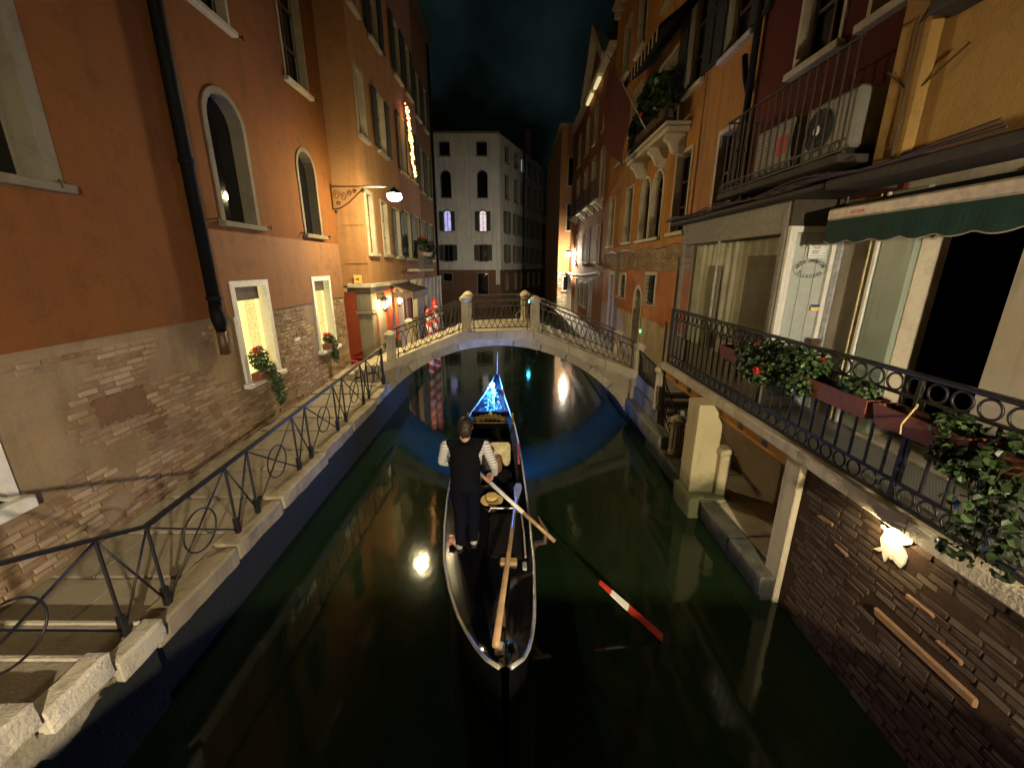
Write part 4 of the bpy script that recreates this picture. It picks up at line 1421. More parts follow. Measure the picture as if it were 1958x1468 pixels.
chh = root('corner_house', (3.9, 36, .9), 'narrow house with rough stone base carrying the white street lamp', 'house')
h = []
pf = plane((0, 32.0), (1, 0), (0, -1))
window(chh, pf, 4.0, 4.35, 6.6, 8.4, fw=.05, recess=.15, holes=h, bars=(1, 2))
window(chh, pf, 3.9, 4.3, 2.3, 3.3, fw=.08, recess=.15, holes=h, grille=False)
window(chh, pf, 4.0, 4.35, 9.6, 11.4, fw=.05, recess=.15, holes=h, bars=(1, 2))
facade(chh, pf, outline(3.45, 9, .3, 13.4), h, K['peach'], shell=12)
mb = MB()
rnd = random.Random(9)
z = .95
while z < 3.6:
    x = 3.47
    hh = rnd.uniform(.2, .32)
    while x < 4.3:
        w_ = rnd.uniform(.25, .45)
        if not (z + hh > 2.1 and z < 3.4 and x + w_ > 3.8):
            MB().cbox(x, min(x + w_, 4.3) - .015, 31.93, 32.05, z, z + hh - .015, .025, .015).build('stone_block', K['stone'], chh)
        x += w_
    z += hh
MB().cbox(3.3, 4.28, 31.8, 36, 13.3, 13.5, .03).build('cornice', K['stone'], chh)
MB().box(4.22, 4.29, 30.2, 31.9, 1.0, 3.45).build('poster_board', K['whitep'], chh)

# far lamp
fl_ = root('street_lamp', (3.9, 29.5, 4.85), 'bright white street lamp on a bracket beyond the footbridge on the right', 'street lamp')
MB().tube([(4.28, 29.5, 5.27), (4.1, 29.5, 5.39), (3.85, 29.5, 5.27), (3.85, 29.5, 5.12)], .02, 6).build('bracket', K['iron'], fl_)
MB().lathe((3.85, 29.5, 4.97), [(.06, .16), (.26, .03), (.27, 0)], 14).build('shade', K['iron'], fl_)
MB().ball((3.85, 29.5, 4.83), .15, 12, 8).build('globe', K['bulb_far'], fl_, smooth=True)

# ------------------------------------------------------------------ left: peach house over the restaurant
pe = root('peach_house', (-4.4, 15, .9), 'peach house lit by the bracket lamp above the restaurant', 'house')
XL = -4.4
pl = plane((XL, 0), (0, 1), (1, 0))
h = []
wk = dict(parent=pe, pt=pl, holes=h, fmat=K['stone'])
window(**wk, a0=13.32, a1=13.90, z0=7.72, z1=9.40, fw=.10, recess=.2, bars=(1, 3))
window(**wk, a0=15.05, a1=15.95, z0=7.75, z1=9.45, fw=.06, recess=.2, shutters='open', bars=(2, 3))
window(**wk, a0=13.30, a1=13.85, z0=4.48, z1=6.18, fw=.12, recess=.16, bars=(1, 3))
window(**wk, a0=14.78, a1=15.38, z0=4.48, z1=6.15, fw=.07, recess=.16, bars=(1, 3))
window(**wk, a0=16.3, a1=17.0, z0=4.45, z1=6.1, fw=.07, recess=.16, shutters='open', bars=(2, 3))
window(**wk, a0=13.3, a1=13.9, z0=10.9, z1=12.6, fw=.08, recess=.2, bars=(1, 3))
window(**wk, a0=15.05, a1=15.95, z0=10.9, z1=12.6, fw=.06, recess=.2, shutters='open', bars=(2, 3))
facade(pe, pl, outline(13.0, 17.4, 3.5, 15.2), h, K['peach'], shell=6)
facade(pe, plane((0, 12.98), (1, 0), (0, -1)), outline(-6.5, XL, 3.5, 15.2), [], K['peach'], name='end_wall', thick=.015)
for z in (4.15, 5.25): MB().box(-5.05, XL, 12.965, 12.978, z, z + .012).build('render_joint', K['brown'], pe)
MB().cbox(-5.08, XL + .09, 12.90, 13.0, 3.44, 3.56, .015).cbox(XL - .02, XL + .09, 13.0, 17.4, 3.44, 3.56, .015).build('string_course', K['stone_w'], pe)
MB().box(-5.1, XL + .02, 12.93, 17.3, 3.30, 3.438).build('lintel', K['shutter_br'], pe)
# corner pillar, red door leaf, carpet, inner wall
MB().cbox(-4.86, -4.42, 12.98, 13.42, .9, 2.62, .02, .006).cbox(-4.92, -4.36, 12.92, 13.48, 2.62, 2.72, .02).cbox(-4.88, -4.40, 12.96, 13.44, 2.72, 3.29, .02).build('corner_pillar', K['grey'], pe)
MB().box(-6.4, -4.42, 16.9, 17.0, .9, 3.3).box(-6.4, -6.3, 13.0, 17.0, .9, 3.3).build('inner_wall', K['beige'], pe)
MB().box(-5.6, -5.05, 13.75, 13.82, .95, 3.25).build('door_leaf', K['redwood'], pe)
MB().box(-5.98, -5.62, 13.6, 13.68, .95, 3.25).build('door_leaf', K['redwood'], pe)
MB().cbox(-4.50, -4.42, 14.55, 15.25, .9, 3.29, .01).build('door_leaf', K['redwood'], pe)
for y in (13.48, 15.9): MB().cbox(-4.52, -4.42, y, y + .1, .9, 3.29, .01).build('red_post', K['redwood'], pe)
MB().box(-4.48, -4.45, 13.7, 14.5, 1.0, 3.0).build('menu_wall', K['beige'], pe)
MB().box(-6.2, -4.45, 12.9, 17, .85, .90).build('floor', K['paving'], pe)
mb = MB().add([(-5.07, 12.62, zf(12.6) + .012), (-4.87, 12.62, zf(12.6) + .012), (-4.87, 14.2, 1.10), (-5.6, 14.2, 1.10), (-5.6, 13.0, 1.09), (-5.07, 13.0, 1.09)], [(0, 1, 2, 3, 4, 5)])
o = mb.build('carpet', K['carpet'])
tag(o, 'red carpet leading into the restaurant door', 'carpet')
sg = root('arrow_sign', (-4.75, 12.93, 3.7), 'small yellow sign with a left arrow above the restaurant', 'sign')
MB().cbox(-4.86, -4.62, 12.925, 12.95, 3.58, 3.82, .006).build('board', K['signy'], sg)
MB().add([(-4.80, 12.921, 3.70), (-4.70, 12.921, 3.76), (-4.70, 12.921, 3.64)], [(0, 1, 2)]).build('arrow', K['red'], sg)

cn = root('restaurant_canopy', (-4.0, 16.2, 3.2), 'brown canvas canopy over the restaurant front', 'canopy')
MB().prism([(-4.32, 14.9, 3.42), (-3.55, 14.9, 3.18), (-3.53, 14.9, 3.20), (-4.32, 14.9, 3.46)], (0, 2.6, 0)).build('canvas', K['shutter_br'], cn)
MB().box(-3.56, -3.54, 14.9, 17.5, 2.92, 3.18).box(-4.3, -3.56, 14.89, 14.905, 3.0, 3.2).build('valance', K['shutter_br'], cn)
MB().bar((-4.3, 15.2, 2.8), (-3.6, 15.2, 3.16), .025).bar((-4.3, 17.2, 2.8), (-3.6, 17.2, 3.16), .025).build('arm', K['iron'], cn)

for i, (y, lab) in enumerate(((13.62, 'glowing restaurant lantern nearer the camera, by the corner pillar'), (15.42, 'glowing restaurant lantern under the brown canopy'))):
    l = root('wall_lantern', (-4.2, y, 2.75), lab, 'lantern', 'restaurant wall lanterns')
    x = -4.18
    z = 2.72
    MB().bar((-4.42, y, z + .5), (x, y, z + .5), .02).bar((x, y, z + .5), (x, y, z + .4), .02).build('bracket', K['iron'], l)
    MB().lathe((x, y, z + .30), [(.15, 0), (.12, .05), (.03, .11), (.012, .14)], 6).lathe((x, y, z - .03), [(.03, -.05), (.07, 0), (.07, .02)], 6).build('cap', K['iron'], l)
    fr_ = MB()
    for k in range(6):
        t = 2 * math.pi * k / 6
        fr_.bar((x + .07 * math.cos(t), y + .07 * math.sin(t), z - .01), (x + .14 * math.cos(t), y + .14 * math.sin(t), z + .30), .012)
    fr_.build('frame', K['iron'], l)
    MB().lathe((x, y, z), [(.068, 0), (.134, .295)], 6).build('glass', K['pane_lamp'], l)
    MB().ball((x, y, z + .14), (.05, .05, .085), 10, 8).build('bulb', K['bulb_lantern'], l, smooth=True)

gp = root('restaurant_geranium', (-4.1, 13.3, .95), 'pot of red geraniums by the restaurant beside the bridge steps', 'plant')
MB().lathe((-3.98, 13.5, 1.0), [(.12, 0), (.17, .3), (.18, .32), (.14, .32)], 12).build('pot', K['terracotta'], gp)
foliage(gp, [((-3.98, 13.45, 1.55), (.3, .3, .25))], 350, K['leaf'], (.03, .05), seed=41)
for k in range(4): petals(gp, (-4.15 + .12 * k, 13.3, 1.80 + .05 * (k % 2)), .06, 40, K['petal'], 50 + k)

# bracket lamp
bl_ = root('bracket_lamp', (-5.05, 12.4, 5.9), 'glowing street lamp hung from a scrolled iron bracket on the left', 'street lamp')
B0, B1 = Vector((-5.06, 12.45, 6.22)), Vector((-3.15, 11.90, 6.12))
MB().tube([B0, B1], .022, 8).build('arm', K['trim'], bl_, smooth=True)
dv = (B1 - B0)
dn = dv.normalized()


def bp_(t, dz): return B0 + dv * t + Vector((0, 0, dz))


MB().bar(bp_(0, .06), bp_(0, -.62), .03).tube([bp_(.02, -.58), bp_(.12, -.56), bp_(.28, -.40), bp_(.42, -.20), bp_(.52, -.05)], .016, 6).build('bracket', K['iron'], bl_)
for (t, z, r) in ((.08, -.22, .13), (.20, -.26, .11), (.30, -.17, .08), (.38, -.12, .06), (.10, -.44, .07), (.52, -.11, .06), (.045, -.66, .05)):
    pts = []
    for k in range(22):
        a = k / 21 * 1.6 * 2 * math.pi
        rr = r * (1 - .75 * k / 21)
        pts.append(bp_(t, z) + dn * (rr * math.cos(a)) + Vector((0, 0, rr * math.sin(a))))
    MB().tube(pts, .011, 5).build('scroll', K['iron'], bl_)
c = B1
MB().tube([c, c - Vector((0, 0, .06))], .03, 8).lathe(c - Vector((0, 0, .18)), [(.05, .14), (.19, .03), (.20, .0)], 16).build('shade', K['iron'], bl_)
MB().ball(c - Vector((0, 0, .25)), (.19, .19, .11), 14, 8).build('globe', K['bulb_warm'], bl_, smooth=True)

# ------------------------------------------------------------------ left: pink and brown houses farther on
pk = root('pink_house', (-4.4, 19.3, .6), 'dim pink house with a string of glowing bulbs, beyond the restaurant', 'house')
h = []
wk = dict(parent=pk, pt=pl, holes=h, fmat=K['stone'])
for a in (17.9, 19.6):
    for z0, z1 in ((4.4, 6.2), (7.7, 9.7), (11, 12.8)):
        window(**wk, a0=a, a1=a + .85, z0=z0, z1=z1, fw=.06, recess=.2, bars=(2, 3), shutters='open')
facade(pk, pl, outline(17.42, 21.2, .5, 16.0), h, K['pink'], shell=6)
MB().cbox(-4.38, -3.85, 17.7, 20.8, 3.85, 3.97, .02).build('balcony_slab', K['stone'], pk)
mb = MB().bar((-3.88, 17.7, 4.85), (-3.88, 20.8, 4.85), .04)
for k in range(20): mb.bar((-3.88, 17.72 + .16 * k, 3.97), (-3.88, 17.72 + .16 * k, 4.85), .02)
mb.build('balcony_rail', K['iron'], pk)
bx = root('balcony_flowers', (-3.85, 19, 4.9), 'dark potted plants with red flowers on the pink house balcony', 'plant')
foliage(bx, [((-3.8, 18.3, 5.0), (.2, .4, .3)), ((-3.8, 20.0, 4.8), (.22, .5, .4))], 380, K['leafd'], (.04, .08), seed=61)
petals(bx, (-3.75, 18.2, 5.2), .12, 60, K['petal'], 61)
MB().box(-3.95, -3.72, 17.9, 20.6, 4.5, 4.66).build('trough', K['terracotta'], bx)

# string of bulbs hanging on the facade
fs = root('string_lights', (-4.25, 18.9, 9), 'tangled string of orange bulbs hanging on the pink house', 'string lights')
rnd = random.Random(3)
wire = []
for k in range(60):
    t = k / 59
    wire.append(Vector((-4.18 + rnd.uniform(-.05, .05), 18.45 + .85 * t + .10 * math.sin(t * 14) + rnd.uniform(-.04, .04), 10.1 - 2.3 * t + rnd.uniform(-.06, .06))))
MB().tube(wire, .008, 4).build('wire', K['iron'], fs)
mb = MB()
for p in wire:
    for q in range(3):
        mb.ball(p + Vector((.03, rnd.uniform(-.10, .10), rnd.uniform(-.1, .1))), .028, 6, 4)
o = mb.build('bulbs', K['fairy'], fs)
o['kind'] = 'stuff'

bnh = root('brown_house', (-4.45, 23.2, .6), 'dark brown house at the end of the left row', 'house')
h = []
pl2 = plane((-4.47, 0), (0, 1), (1, 0))
wk = dict(parent=bnh, pt=pl2, holes=h, fmat=K['stone'])
for a in (21.7, 23.4):
    for z0, z1 in ((4.4, 6.2), (7.6, 9.5), (10.8, 12.6)):
        window(**wk, a0=a, a1=a + .8, z0=z0, z1=z1, fw=.06, recess=.2, bars=(2, 3), shutters='open')
facade(bnh, pl2, outline(21.22, 25.2, .5, 15.2), h, K['brown'], shell=6)
MB().cbox(-4.6, -4.1, 21.2, 25.3, 15.2, 15.35, .03).build('eaves', K['slate'], bnh)
MB().tube([(-4.36, 25.0, 15), (-4.36, 25.0, .6)], .07, 8).build('drainpipe', K['pipe'], bnh)

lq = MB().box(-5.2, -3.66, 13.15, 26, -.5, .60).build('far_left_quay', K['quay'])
tag(lq, 'low stone quay below the left houses', kind='structure')
for k in range(7):
    y = 17.55 + .98 * k
    p = root('pale_pillar', (-4.1, y, .6), '%s pale pillar from the restaurant canopy along the far left quay' % ('first', 'second', 'third', 'fourth', 'fifth', 'sixth', 'seventh')[k], 'pillar', 'pale pillars along the far left quay')
    MB().cbox(-4.22, -4.0, y, y + .26, .72, 3.42, .015).build('shaft', K['stone_w'], p)
    MB().cbox(-4.26, -3.96, y - .03, y + .29, .601, .72, .015).cbox(-4.25, -3.97, y - .03, y + .29, 3.42, 3.55, .015).build('base_and_cap', K['stone_w'], p)

# striped mooring poles
m, nt, bs, _ = newmat('barber_pole_paint')
tc = nt.nodes.new('ShaderNodeTexCoord')
sx = nt.nodes.new('ShaderNodeSeparateXYZ')
nt.links.new(tc.outputs['Object'], sx.inputs[0])
at = N(nt, 'ShaderNodeMath', operation='ARCTAN2')
nt.links.new(sx.outputs['Y'], at.inputs[0])
nt.links.new(sx.outputs['X'], at.inputs[1])
dv_ = N(nt, 'ShaderNodeMath', operation='DIVIDE')
nt.links.new(at.outputs[0], dv_.inputs[0])
dv_.inputs[1].default_value = 2 * math.pi
ma = N(nt, 'ShaderNodeMath', operation='MULTIPLY_ADD')
nt.links.new(sx.outputs['Z'], ma.inputs[0])
ma.inputs[1].default_value = 2.3
nt.links.new(dv_.outputs[0], ma.inputs[2])
fc = N(nt, 'ShaderNodeMath', operation='FRACT')
nt.links.new(ma.outputs[0], fc.inputs[0])
nt.links.new(ramp(nt, fc.outputs[0], [(.49, (.55, .05, .03)), (.51, (.62, .56, .48))]), bs.inputs['Base Color'])
bs.inputs['Roughness'].default_value = .5
K['barber'] = m
for (x, y, z1, lab) in ((-3.22, 15.9, 2.55, 'nearer red and white striped mooring pole beyond the bridge'), (-3.15, 16.9, 2.85, 'farther and taller red and white striped mooring pole beyond the bridge')):
    p = root('mooring_pole', (x, y, 0), lab, 'mooring pole', 'striped mooring poles')
    MB().lathe((x, y, 0), [(.13, -.5), (.125, 1), (.12, z1 - .3)], 18).build('shaft', K['barber'], p, smooth=True)
    MB().lathe((x, y, z1 - .3), [(.125, 0), (.14, .04), (.13, .12), (.07, .24), (.02, .30)], 16).build('cap', K['red'], p, smooth=True)

# ------------------------------------------------------------------ far white palazzo
fp = root('white_palazzo', (-4, 42, 0), 'pale white palazzo closing the canal with two lit arched windows', 'building')
pf = plane((0, 42), (1, 0), (0, -1))
h = []
wk = dict(parent=fp, pt=pf, holes=h, fmat=K['grey'], recess=.3)
for i, a in enumerate((-6.66, -3.24)):
    window(**wk, a0=a, a1=a + .92, z0=13.85, z1=14.95, fw=.04)
    window(**wk, a0=a, a1=a + .92, z0=10.3, z1=12.6, rise=.46, fw=.04)
    window(**wk, a0=a + .08, a1=a + .80, z0=7.3, z1=9.2, rise=.36, fw=.05, pane='lit_lilac' if i == 0 else 'lit_pink', bars=(2, 2), barmat=K['iron'], shutters='open')
    window(**wk, a0=a + .0, a1=a + .85, z0=4.55, z1=6.05, fw=.04, shutters='open', bars=(2, 1))
window(**wk, a0=-6.85, a1=-5.98, z0=2.65, z1=3.35, fw=.09)
window(**wk, a0=-3.42, a1=-2.4, z0=1.4, z1=3.35, fw=.10, sill=0)
for a in (-9.6, ):
    for z0, z1 in ((4.5, 6.1), (7.3, 9.2), (10.3, 12.6)):
        window(**wk, a0=a, a1=a + .9, z0=z0, z1=z1, fw=.04)
facade(fp, pf, outline(-12, -1.15, 3.7, 15.65), [q for q in h if min(z for _, z in q) > 3.7], K['white'], thick=.3, shell=.31)
facade(fp, plane((0, 42.03), (1, 0), (0, -1)), outline(-12, -1.15, -.5, 3.698), [q for q in h if min(z for _, z in q) < 3.7], K['brown'], name='brick_base', thick=.25)
du = Vector((5.85, 15.5, 0)).normalized()
ps = plane((-1.15, 42), (du.x, du.y), (du.y, -du.x))
h = []
wk = dict(parent=fp, pt=ps, holes=h, fmat=K['grey'], recess=.25)
for i, a in enumerate((1.3, 3.9, 5.9, 8.2, 10.4, 12.6, 14.8)):
    for (z0, z1, rs) in ((13.6, 14.9, 0), (10.4, 12.5, 0), (7.2, 9.2, 0), (4.4, 6.1, 0)):
        window(**wk, a0=a, a1=a + .9, z0=z0, z1=z1, fw=.05, pane='lit_blue' if (i, z0) == (2, 13.6) else 'glassd', shutters='open' if z0 < 9 else None)
    window(**wk, a0=a, a1=a + .8, z0=1.6, z1=3.3, fw=.08, sill=0)
facade(fp, ps, outline(0, 16.6, 3.7, 15.65), [q for q in h if min(z for _, z in q) > 3.7], K['white'], name='side_wall', thick=.3, shell=.31)
facade(fp, plane((-1.13, 42.03), (du.x, du.y), (du.y, -du.x)), outline(0, 16.6, -.5, 3.698), [q for q in h if min(z for _, z in q) < 3.7], K['brown'], name='side_base', thick=.25)
MB().tube([(-7.25, 41.9, 15.6), (-7.25, 41.9, .2)], .09, 8).build('drainpipe', K['pipe'], fp)
q = ps(6.6, 0, .1)
MB().tube([(q.x, q.y, 15.6), (q.x, q.y, .2)], .08, 8).build('drainpipe', K['pipe'], fp)
MB().cbox(-12, -1.1, 41.8, 42.0, 15.65, 15.8, .03).build('eaves', K['grey'], fp)
MB().box(-1.6, -1.2, 41.9, 41.99, 2.3, 3.7).build('patch', K['white'], fp)
mb = MB().add([(-12, 42, 15.8), (-1.15, 42, 15.8), (4.7, 57.5, 15.8), (-12, 57.5, 15.8), (-6, 52, 17.4)], [(0, 1, 4), (1, 2, 4), (2, 3, 4), (3, 0, 4)]).build('roof', K['roof'], fp)
MB().box(1.4, 2.1, 50, 50.7, 15.5, 18.2).build('chimney', K['brown'], fp)
bh = root('backdrop_house', (-8, 60, 0), 'black silhouette of a gabled house behind the white palazzo', 'house')
MB().prism([(-12.5, 58, 0), (-12.5, 58, 20.5), (-10, 58, 22.8), (-7.2, 58, 20.5), (-7.2, 58, 0)], (0, 6, 0)).build('wall', K['brown'], bh)
MB().bar((-12.8, 57.7, 20.3), (-10, 57.7, 22.95), .3, .2).bar((-10, 57.7, 22.95), (-6.9, 57.7, 20.3), .3, .2).build('roof', K['roof'], bh)
for x in (-9.6, -8.4): MB().box(x, x + .7, 57.93, 57.99, 18.2, 19.6).build('window', K['glassd'], bh)
rh2 = root('canal_end_house', (8, 60, 0), 'dark house at the far end of the side canal with three tiny lights', 'house')
MB().box(4.9, 14, 58, 70, -.5, 12).build('wall', K['brown'], rh2)
for k in range(3): MB().box(5.0 + .35 * k, 5.2 + .35 * k, 57.9, 57.98, 9.6, 9.75).build('lit_window', K['lit_pink'], rh2)

# ------------------------------------------------------------------ shop bay on the terrace
sb = root('shop_window', (3.7, 7.4, 2.1), 'two-paned shop window bay behind the terrace railing', 'shop window')
XB = 3.65
MB().box(XB, 4.28, 5.80, 9.18, 4.52, 4.92).build('header', K['taupe'], sb)
MB().cbox(XB - .02, XB + .05, 5.78, 5.86, 2.115, 4.9, .008).cbox(XB - .02, XB + .05, 9.10, 9.18, 2.115, 4.9, .008).build('corner_post', K['taupe'], sb)
MB().cbox(XB, XB + .04, 7.60, 7.64, 2.6, 4.52, .005).build('mullion', K['trim'], sb)
MB().box(XB, XB + .05, 5.86, 9.10, 2.115, 2.60).build('apron_panel', K['grey'], sb)
for (a, b) in ((5.87, 7.595), (7.645, 9.09)):
    MB().add([(XB + .018, a, 2.61), (XB + .018, b, 2.61), (XB + .018, b, 4.51), (XB + .018, a, 4.51)], [(0, 1, 2, 3)]).build('glass_pane', K['pane'], sb)
mb = MB()
pts = [(XB + .22 + .015 * math.sin(y * 26), y) for y in [5.9 + .04 * k for k in range(81)]]
strip(mb, [(x, y, 2.3) for x, y in pts], [(x, y, 4.5) for x, y in pts])
mb.build('curtain', K['curtain'], sb, smooth=True)
MB().box(XB + .16, XB + .20, 6.1, 6.9, 2.6, 4.25).box(XB + .16, XB + .20, 7.8, 8.2, 2.6, 4.1).build('display_board', K['grey'], sb)

# ------------------------------------------------------------------ glazed shop door with blind and lettering
sd = root('shop_door', (4.0, 5.75, 2.11), 'white shop door with closed blind and printed oval sign', 'door')
MB().cbox(3.70, 3.76, 5.70, 5.76, 2.114, 4.60, .006).cbox(4.25, 4.31, 5.70, 5.76, 2.114, 4.60, .006).cbox(3.76, 4.25, 5.70, 5.76, 2.114, 2.24, .006).cbox(3.76, 4.25, 5.70, 5.76, 4.52, 4.60, .006).build('frame', K['whitep'], sd)
mb = MB()
z = 2.26
while z < 4.50:
    mb.add([(3.765, 5.752, z), (4.245, 5.752, z), (4.245, 5.738, z + .028), (3.765, 5.738, z + .028)], [(0, 1, 2, 3)])
    z += .030
o = mb.build('blind_slats', K['blind'], sd)
o['kind'] = 'stuff'
MB().box(3.765, 4.245, 5.756, 5.762, 2.25, 4.52).build('blind_backing', K['trim'], sd)
MB().add([(3.761, 5.724, 2.241), (4.249, 5.724, 2.241), (4.249, 5.724, 4.519), (3.761, 5.724, 4.519)], [(0, 1, 2, 3)]).build('glass', K['pane'], sd)
for x in (3.92, 4.10): MB().box(x, x + .004, 5.733, 5.737, 2.26, 4.5).build('blind_cord', K['trim'], sd)


def letters(txt, size):
    cu = bpy.data.curves.new('lettering', 'FONT')
    cu.body = txt
    cu.size = size
    cu.align_x = 'CENTER'
    cu.align_y = 'CENTER'
    ob = bpy.data.objects.new('lettering', cu)
    col.objects.link(ob)
    dg = bpy.context.evaluated_depsgraph_get()
    me = bpy.data.meshes.new_from_object(ob.evaluated_get(dg))
    vv = [tuple(v.co) for v in me.vertices]
    ff = [tuple(p.vertices) for p in me.polygons]
    bpy.data.objects.remove(ob)
    bpy.data.meshes.remove(me)
    return vv, ff


YS = 5.716
ox, oz, ea, eb = 4.02, 4.06, .225, .118
mb = MB()


def place(txt, size, x, z, rot=0.0):
    vv, ff = letters(txt, size)
    c_, s_ = math.cos(rot), math.sin(rot)
    mb.add([(x + v[0] * c_ - v[1] * s_, YS, z + v[0] * s_ + v[1] * c_) for v in vv], ff)


def along(txt, t0, t1, size, k, flip=False):
    n = len(txt)
    for i, ch in enumerate(txt):
        if ch == ' ': continue
        t = t0 + (t1 - t0) * i / (n - 1)
        x, z = ox + ea * k * math.cos(t), oz + eb * k * math.sin(t)
        nx, nz = math.cos(t) / ea, math.sin(t) / eb
        a = math.atan2(nz, nx) - math.pi / 2
        if flip: a += math.pi
        place(ch, size, x, z, a)


along('AGENZIA IMMOBILIARE', R(172), R(8), .052, .80)
along('Sicanova', R(212), R(328), .070, .74, True)
for e in (1.0, ):
    A = [(ox + ea * math.cos(2 * math.pi * k / 48), YS, oz + eb * math.sin(2 * math.pi * k / 48)) for k in range(49)]
    B = [(ox + (ea - .005) * math.cos(2 * math.pi * k / 48), YS, oz + (eb - .005) * math.sin(2 * math.pi * k / 48)) for k in range(49)]
    strip(mb, A, B)
mb.build('lettering', K['ink'], sd)
st = MB().box(3.955, 4.185, 5.712, 5.715, 4.20, 4.36).build('notice', K['paper'], sd)
mb = MB()
YS = 5.7105
place('FIAIP', .042, 4.06, 4.325)
for k, ch in enumerate('2019'): place(ch, .034, 4.165, 4.225 + .038 * k, R(90))
for k in range(3): mb.box(4.0, 4.1 - .01 * k, 5.7100, 5.7106, 4.285 - .016 * k, 4.291 - .016 * k)
mb.box(3.965, 4.14, 5.7100, 5.7106, 4.222, 4.225)
mb.build('notice_print', K['ink'], st)
k_ = MB().box(4.13, 4.25, 5.712, 5.716, 3.50, 3.585).build('sticker', K['signy'], sd)
MB().box(4.13, 4.25, 5.709, 5.711, 3.55, 3.585).build('sticker_band', K['blue'], k_)
MB().cbox(4.17, 4.30, 5.63, 5.70, 3.02, 3.12, .015).lathe((4.17, 5.66, 3.07), [(.062, 0), (.066, .02), (.03, .03)], 14, (-1, 0, 0)).build('handle', K['woodd'], sd)
MB().cbox(4.315, 4.345, 5.62, 5.80, 2.114, 4.75, .004).build('jamb_strip', K['steel'], sd)
MB().cbox(3.66, 3.70, 5.70, 5.76, 2.114, 4.60, .004).build('jamb_strip', K['whitep'], sd)
MB().box(3.66, 4.32, 5.72, 5.80, 4.61, 4.92).build('transom', K['slate'], sd)

dl = root('door_lamp', (4.2, 5.45, 4.6), 'unlit grey bell-shaped lamp hanging above the shop door', 'lamp')
MB().lathe((4.17, 5.5, 4.42), [(.13, 0), (.135, .03), (.11, .06), (.10, .14), (.045, .20), (.04, .32)], 16).build('shade', K['shade'], dl, smooth=True)
MB().tube([(4.17, 5.5, 4.72), (4.17, 5.5, 4.92)], .018, 6).build('stem', K['iron'], dl)
MB().lathe((4.17, 5.5, 4.405), [(.08, 0), (.10, .02)], 14).build('diffuser', K['whitep'], dl)

# ------------------------------------------------------------------ green awning
ga = root('awning', (3.8, 3.6, 4.6), 'dark green awning with scalloped hem and pale cassette', 'awning')
MB().cbox(3.70, 3.86, .2, 5.15, 4.60, 4.73, .02).build('cassette', K['cassette'], ga)
MB().box(3.696, 3.699, 4.62, 4.80, 4.645, 4.675).build('red_mark', K['red'], ga)
mb = MB()
ys = [.2 + .0495 * k for k in range(101)]
A = [(3.715, y, 4.602) for y in ys]
B = [(3.715 + .006 * math.sin(y * 20), y, 4.375 - .035 * abs(math.sin(math.pi * (y - .2) / .33))) for y in ys]
strip(mb, A, B)
mb.build('valance', K['green'], ga)
MB().tube(B, .006, 4).build('hem', K['cassette'], ga)
MB().prism([(3.86, .2, 4.70), (4.33, .2, 4.86), (4.33, .2, 4.88), (3.86, .2, 4.72)], (0, 4.95, 0)).build('canvas', K['green'], ga)

# ------------------------------------------------------------------ street lamp beside the photographer's bridge
# (the bridge itself runs under the camera; the lamp stands on its far parapet, behind the camera)
nb = root('near_bridge', (0, -2.5, 0), 'stone bridge under the camera', 'bridge')
xs = [-3.4 + .34 * k for k in range(21)]
zk = lambda x: 2.18 - .09 * x * x if x < 0 else 2.18 - .005 * x * x
mb = MB()
for i, x in enumerate(xs[:-1]):
    x2 = xs[i + 1]
    mb.prism([(x, -.25, zk(x)), (x2, -.25, zk(x2)), (x2, -.25, zk(x2) - .35), (x, -.25, zk(x) - .35)], (0, -4.6, 0))
mb.build('deck', K['stone_br'], nb)
for x0, x1 in ((-3.4, -1.7), (-1.7, 0), (0, 1.7), (1.7, 3.4)):
    MB().prism([(x0, -4.72, zk(x0)), (x1, -4.72, zk(x1)), (x1, -4.72, zk(x1) + .8), (x0, -4.72, zk(x0) + .8)], (0, -.25, 0)).build('parapet', K['stone_br'], nb)
nl = root('street_lamp', (1.8, -4.84, 2.9), 'street lamp on the far parapet of the bridge under the camera', 'street lamp')
MB().lathe((1.8, -4.84, 2.94), [(.09, 0), (.09, .12), (.035, .16), (.03, 1.06), (.06, 1.11)], 10).build('stem', K['iron'], nl)
MB().lathe((1.8, -4.72, 4.50), [(.32, -.185), (.31, -.10), (.24, .02), (.05, .14)], 20).tube([(1.8, -4.84, 4.0), (1.8, -4.9, 4.4), (1.8, -4.74, 4.6)], .02, 6).build('shade', K['iron'], nl)
MB().ball((1.8, -4.72, 4.31), .125, 14, 8).build('globe', K['bulb_near'], nl, smooth=True)

# ------------------------------------------------------------------ gondola
ST = [(2.28, -.05, .03, 1.27), (2.5, -.06, .17, 1.12), (2.8, -.10, .27, .99), (3.1, -.15, .36, .91), (3.5, -.21, .44, .83), (4.0, -.27, .52, .77), (4.7, -.33, .57, .73), (5.5, -.38, .60, .71),
      (6.5, -.42, .60, .71), (7.5, -.46, .58, .73), (8.3, -.49, .54, .77), (8.9, -.50, .46, .79), (9.5, -.49, .37, .80), (10.2, -.47, .26, .83), (10.8, -.45, .16, .90), (11.35, -.43, .05, 1.08)]


def lerp_st(y):
    for s0, s1 in zip(ST, ST[1:]):
        if y <= s1[0]:
            t = (y - s0[0]) / (s1[0] - s0[0])
            return [s0[i] + (s1[i] - s0[i]) * t for i in range(4)]
    return list(ST[-1])


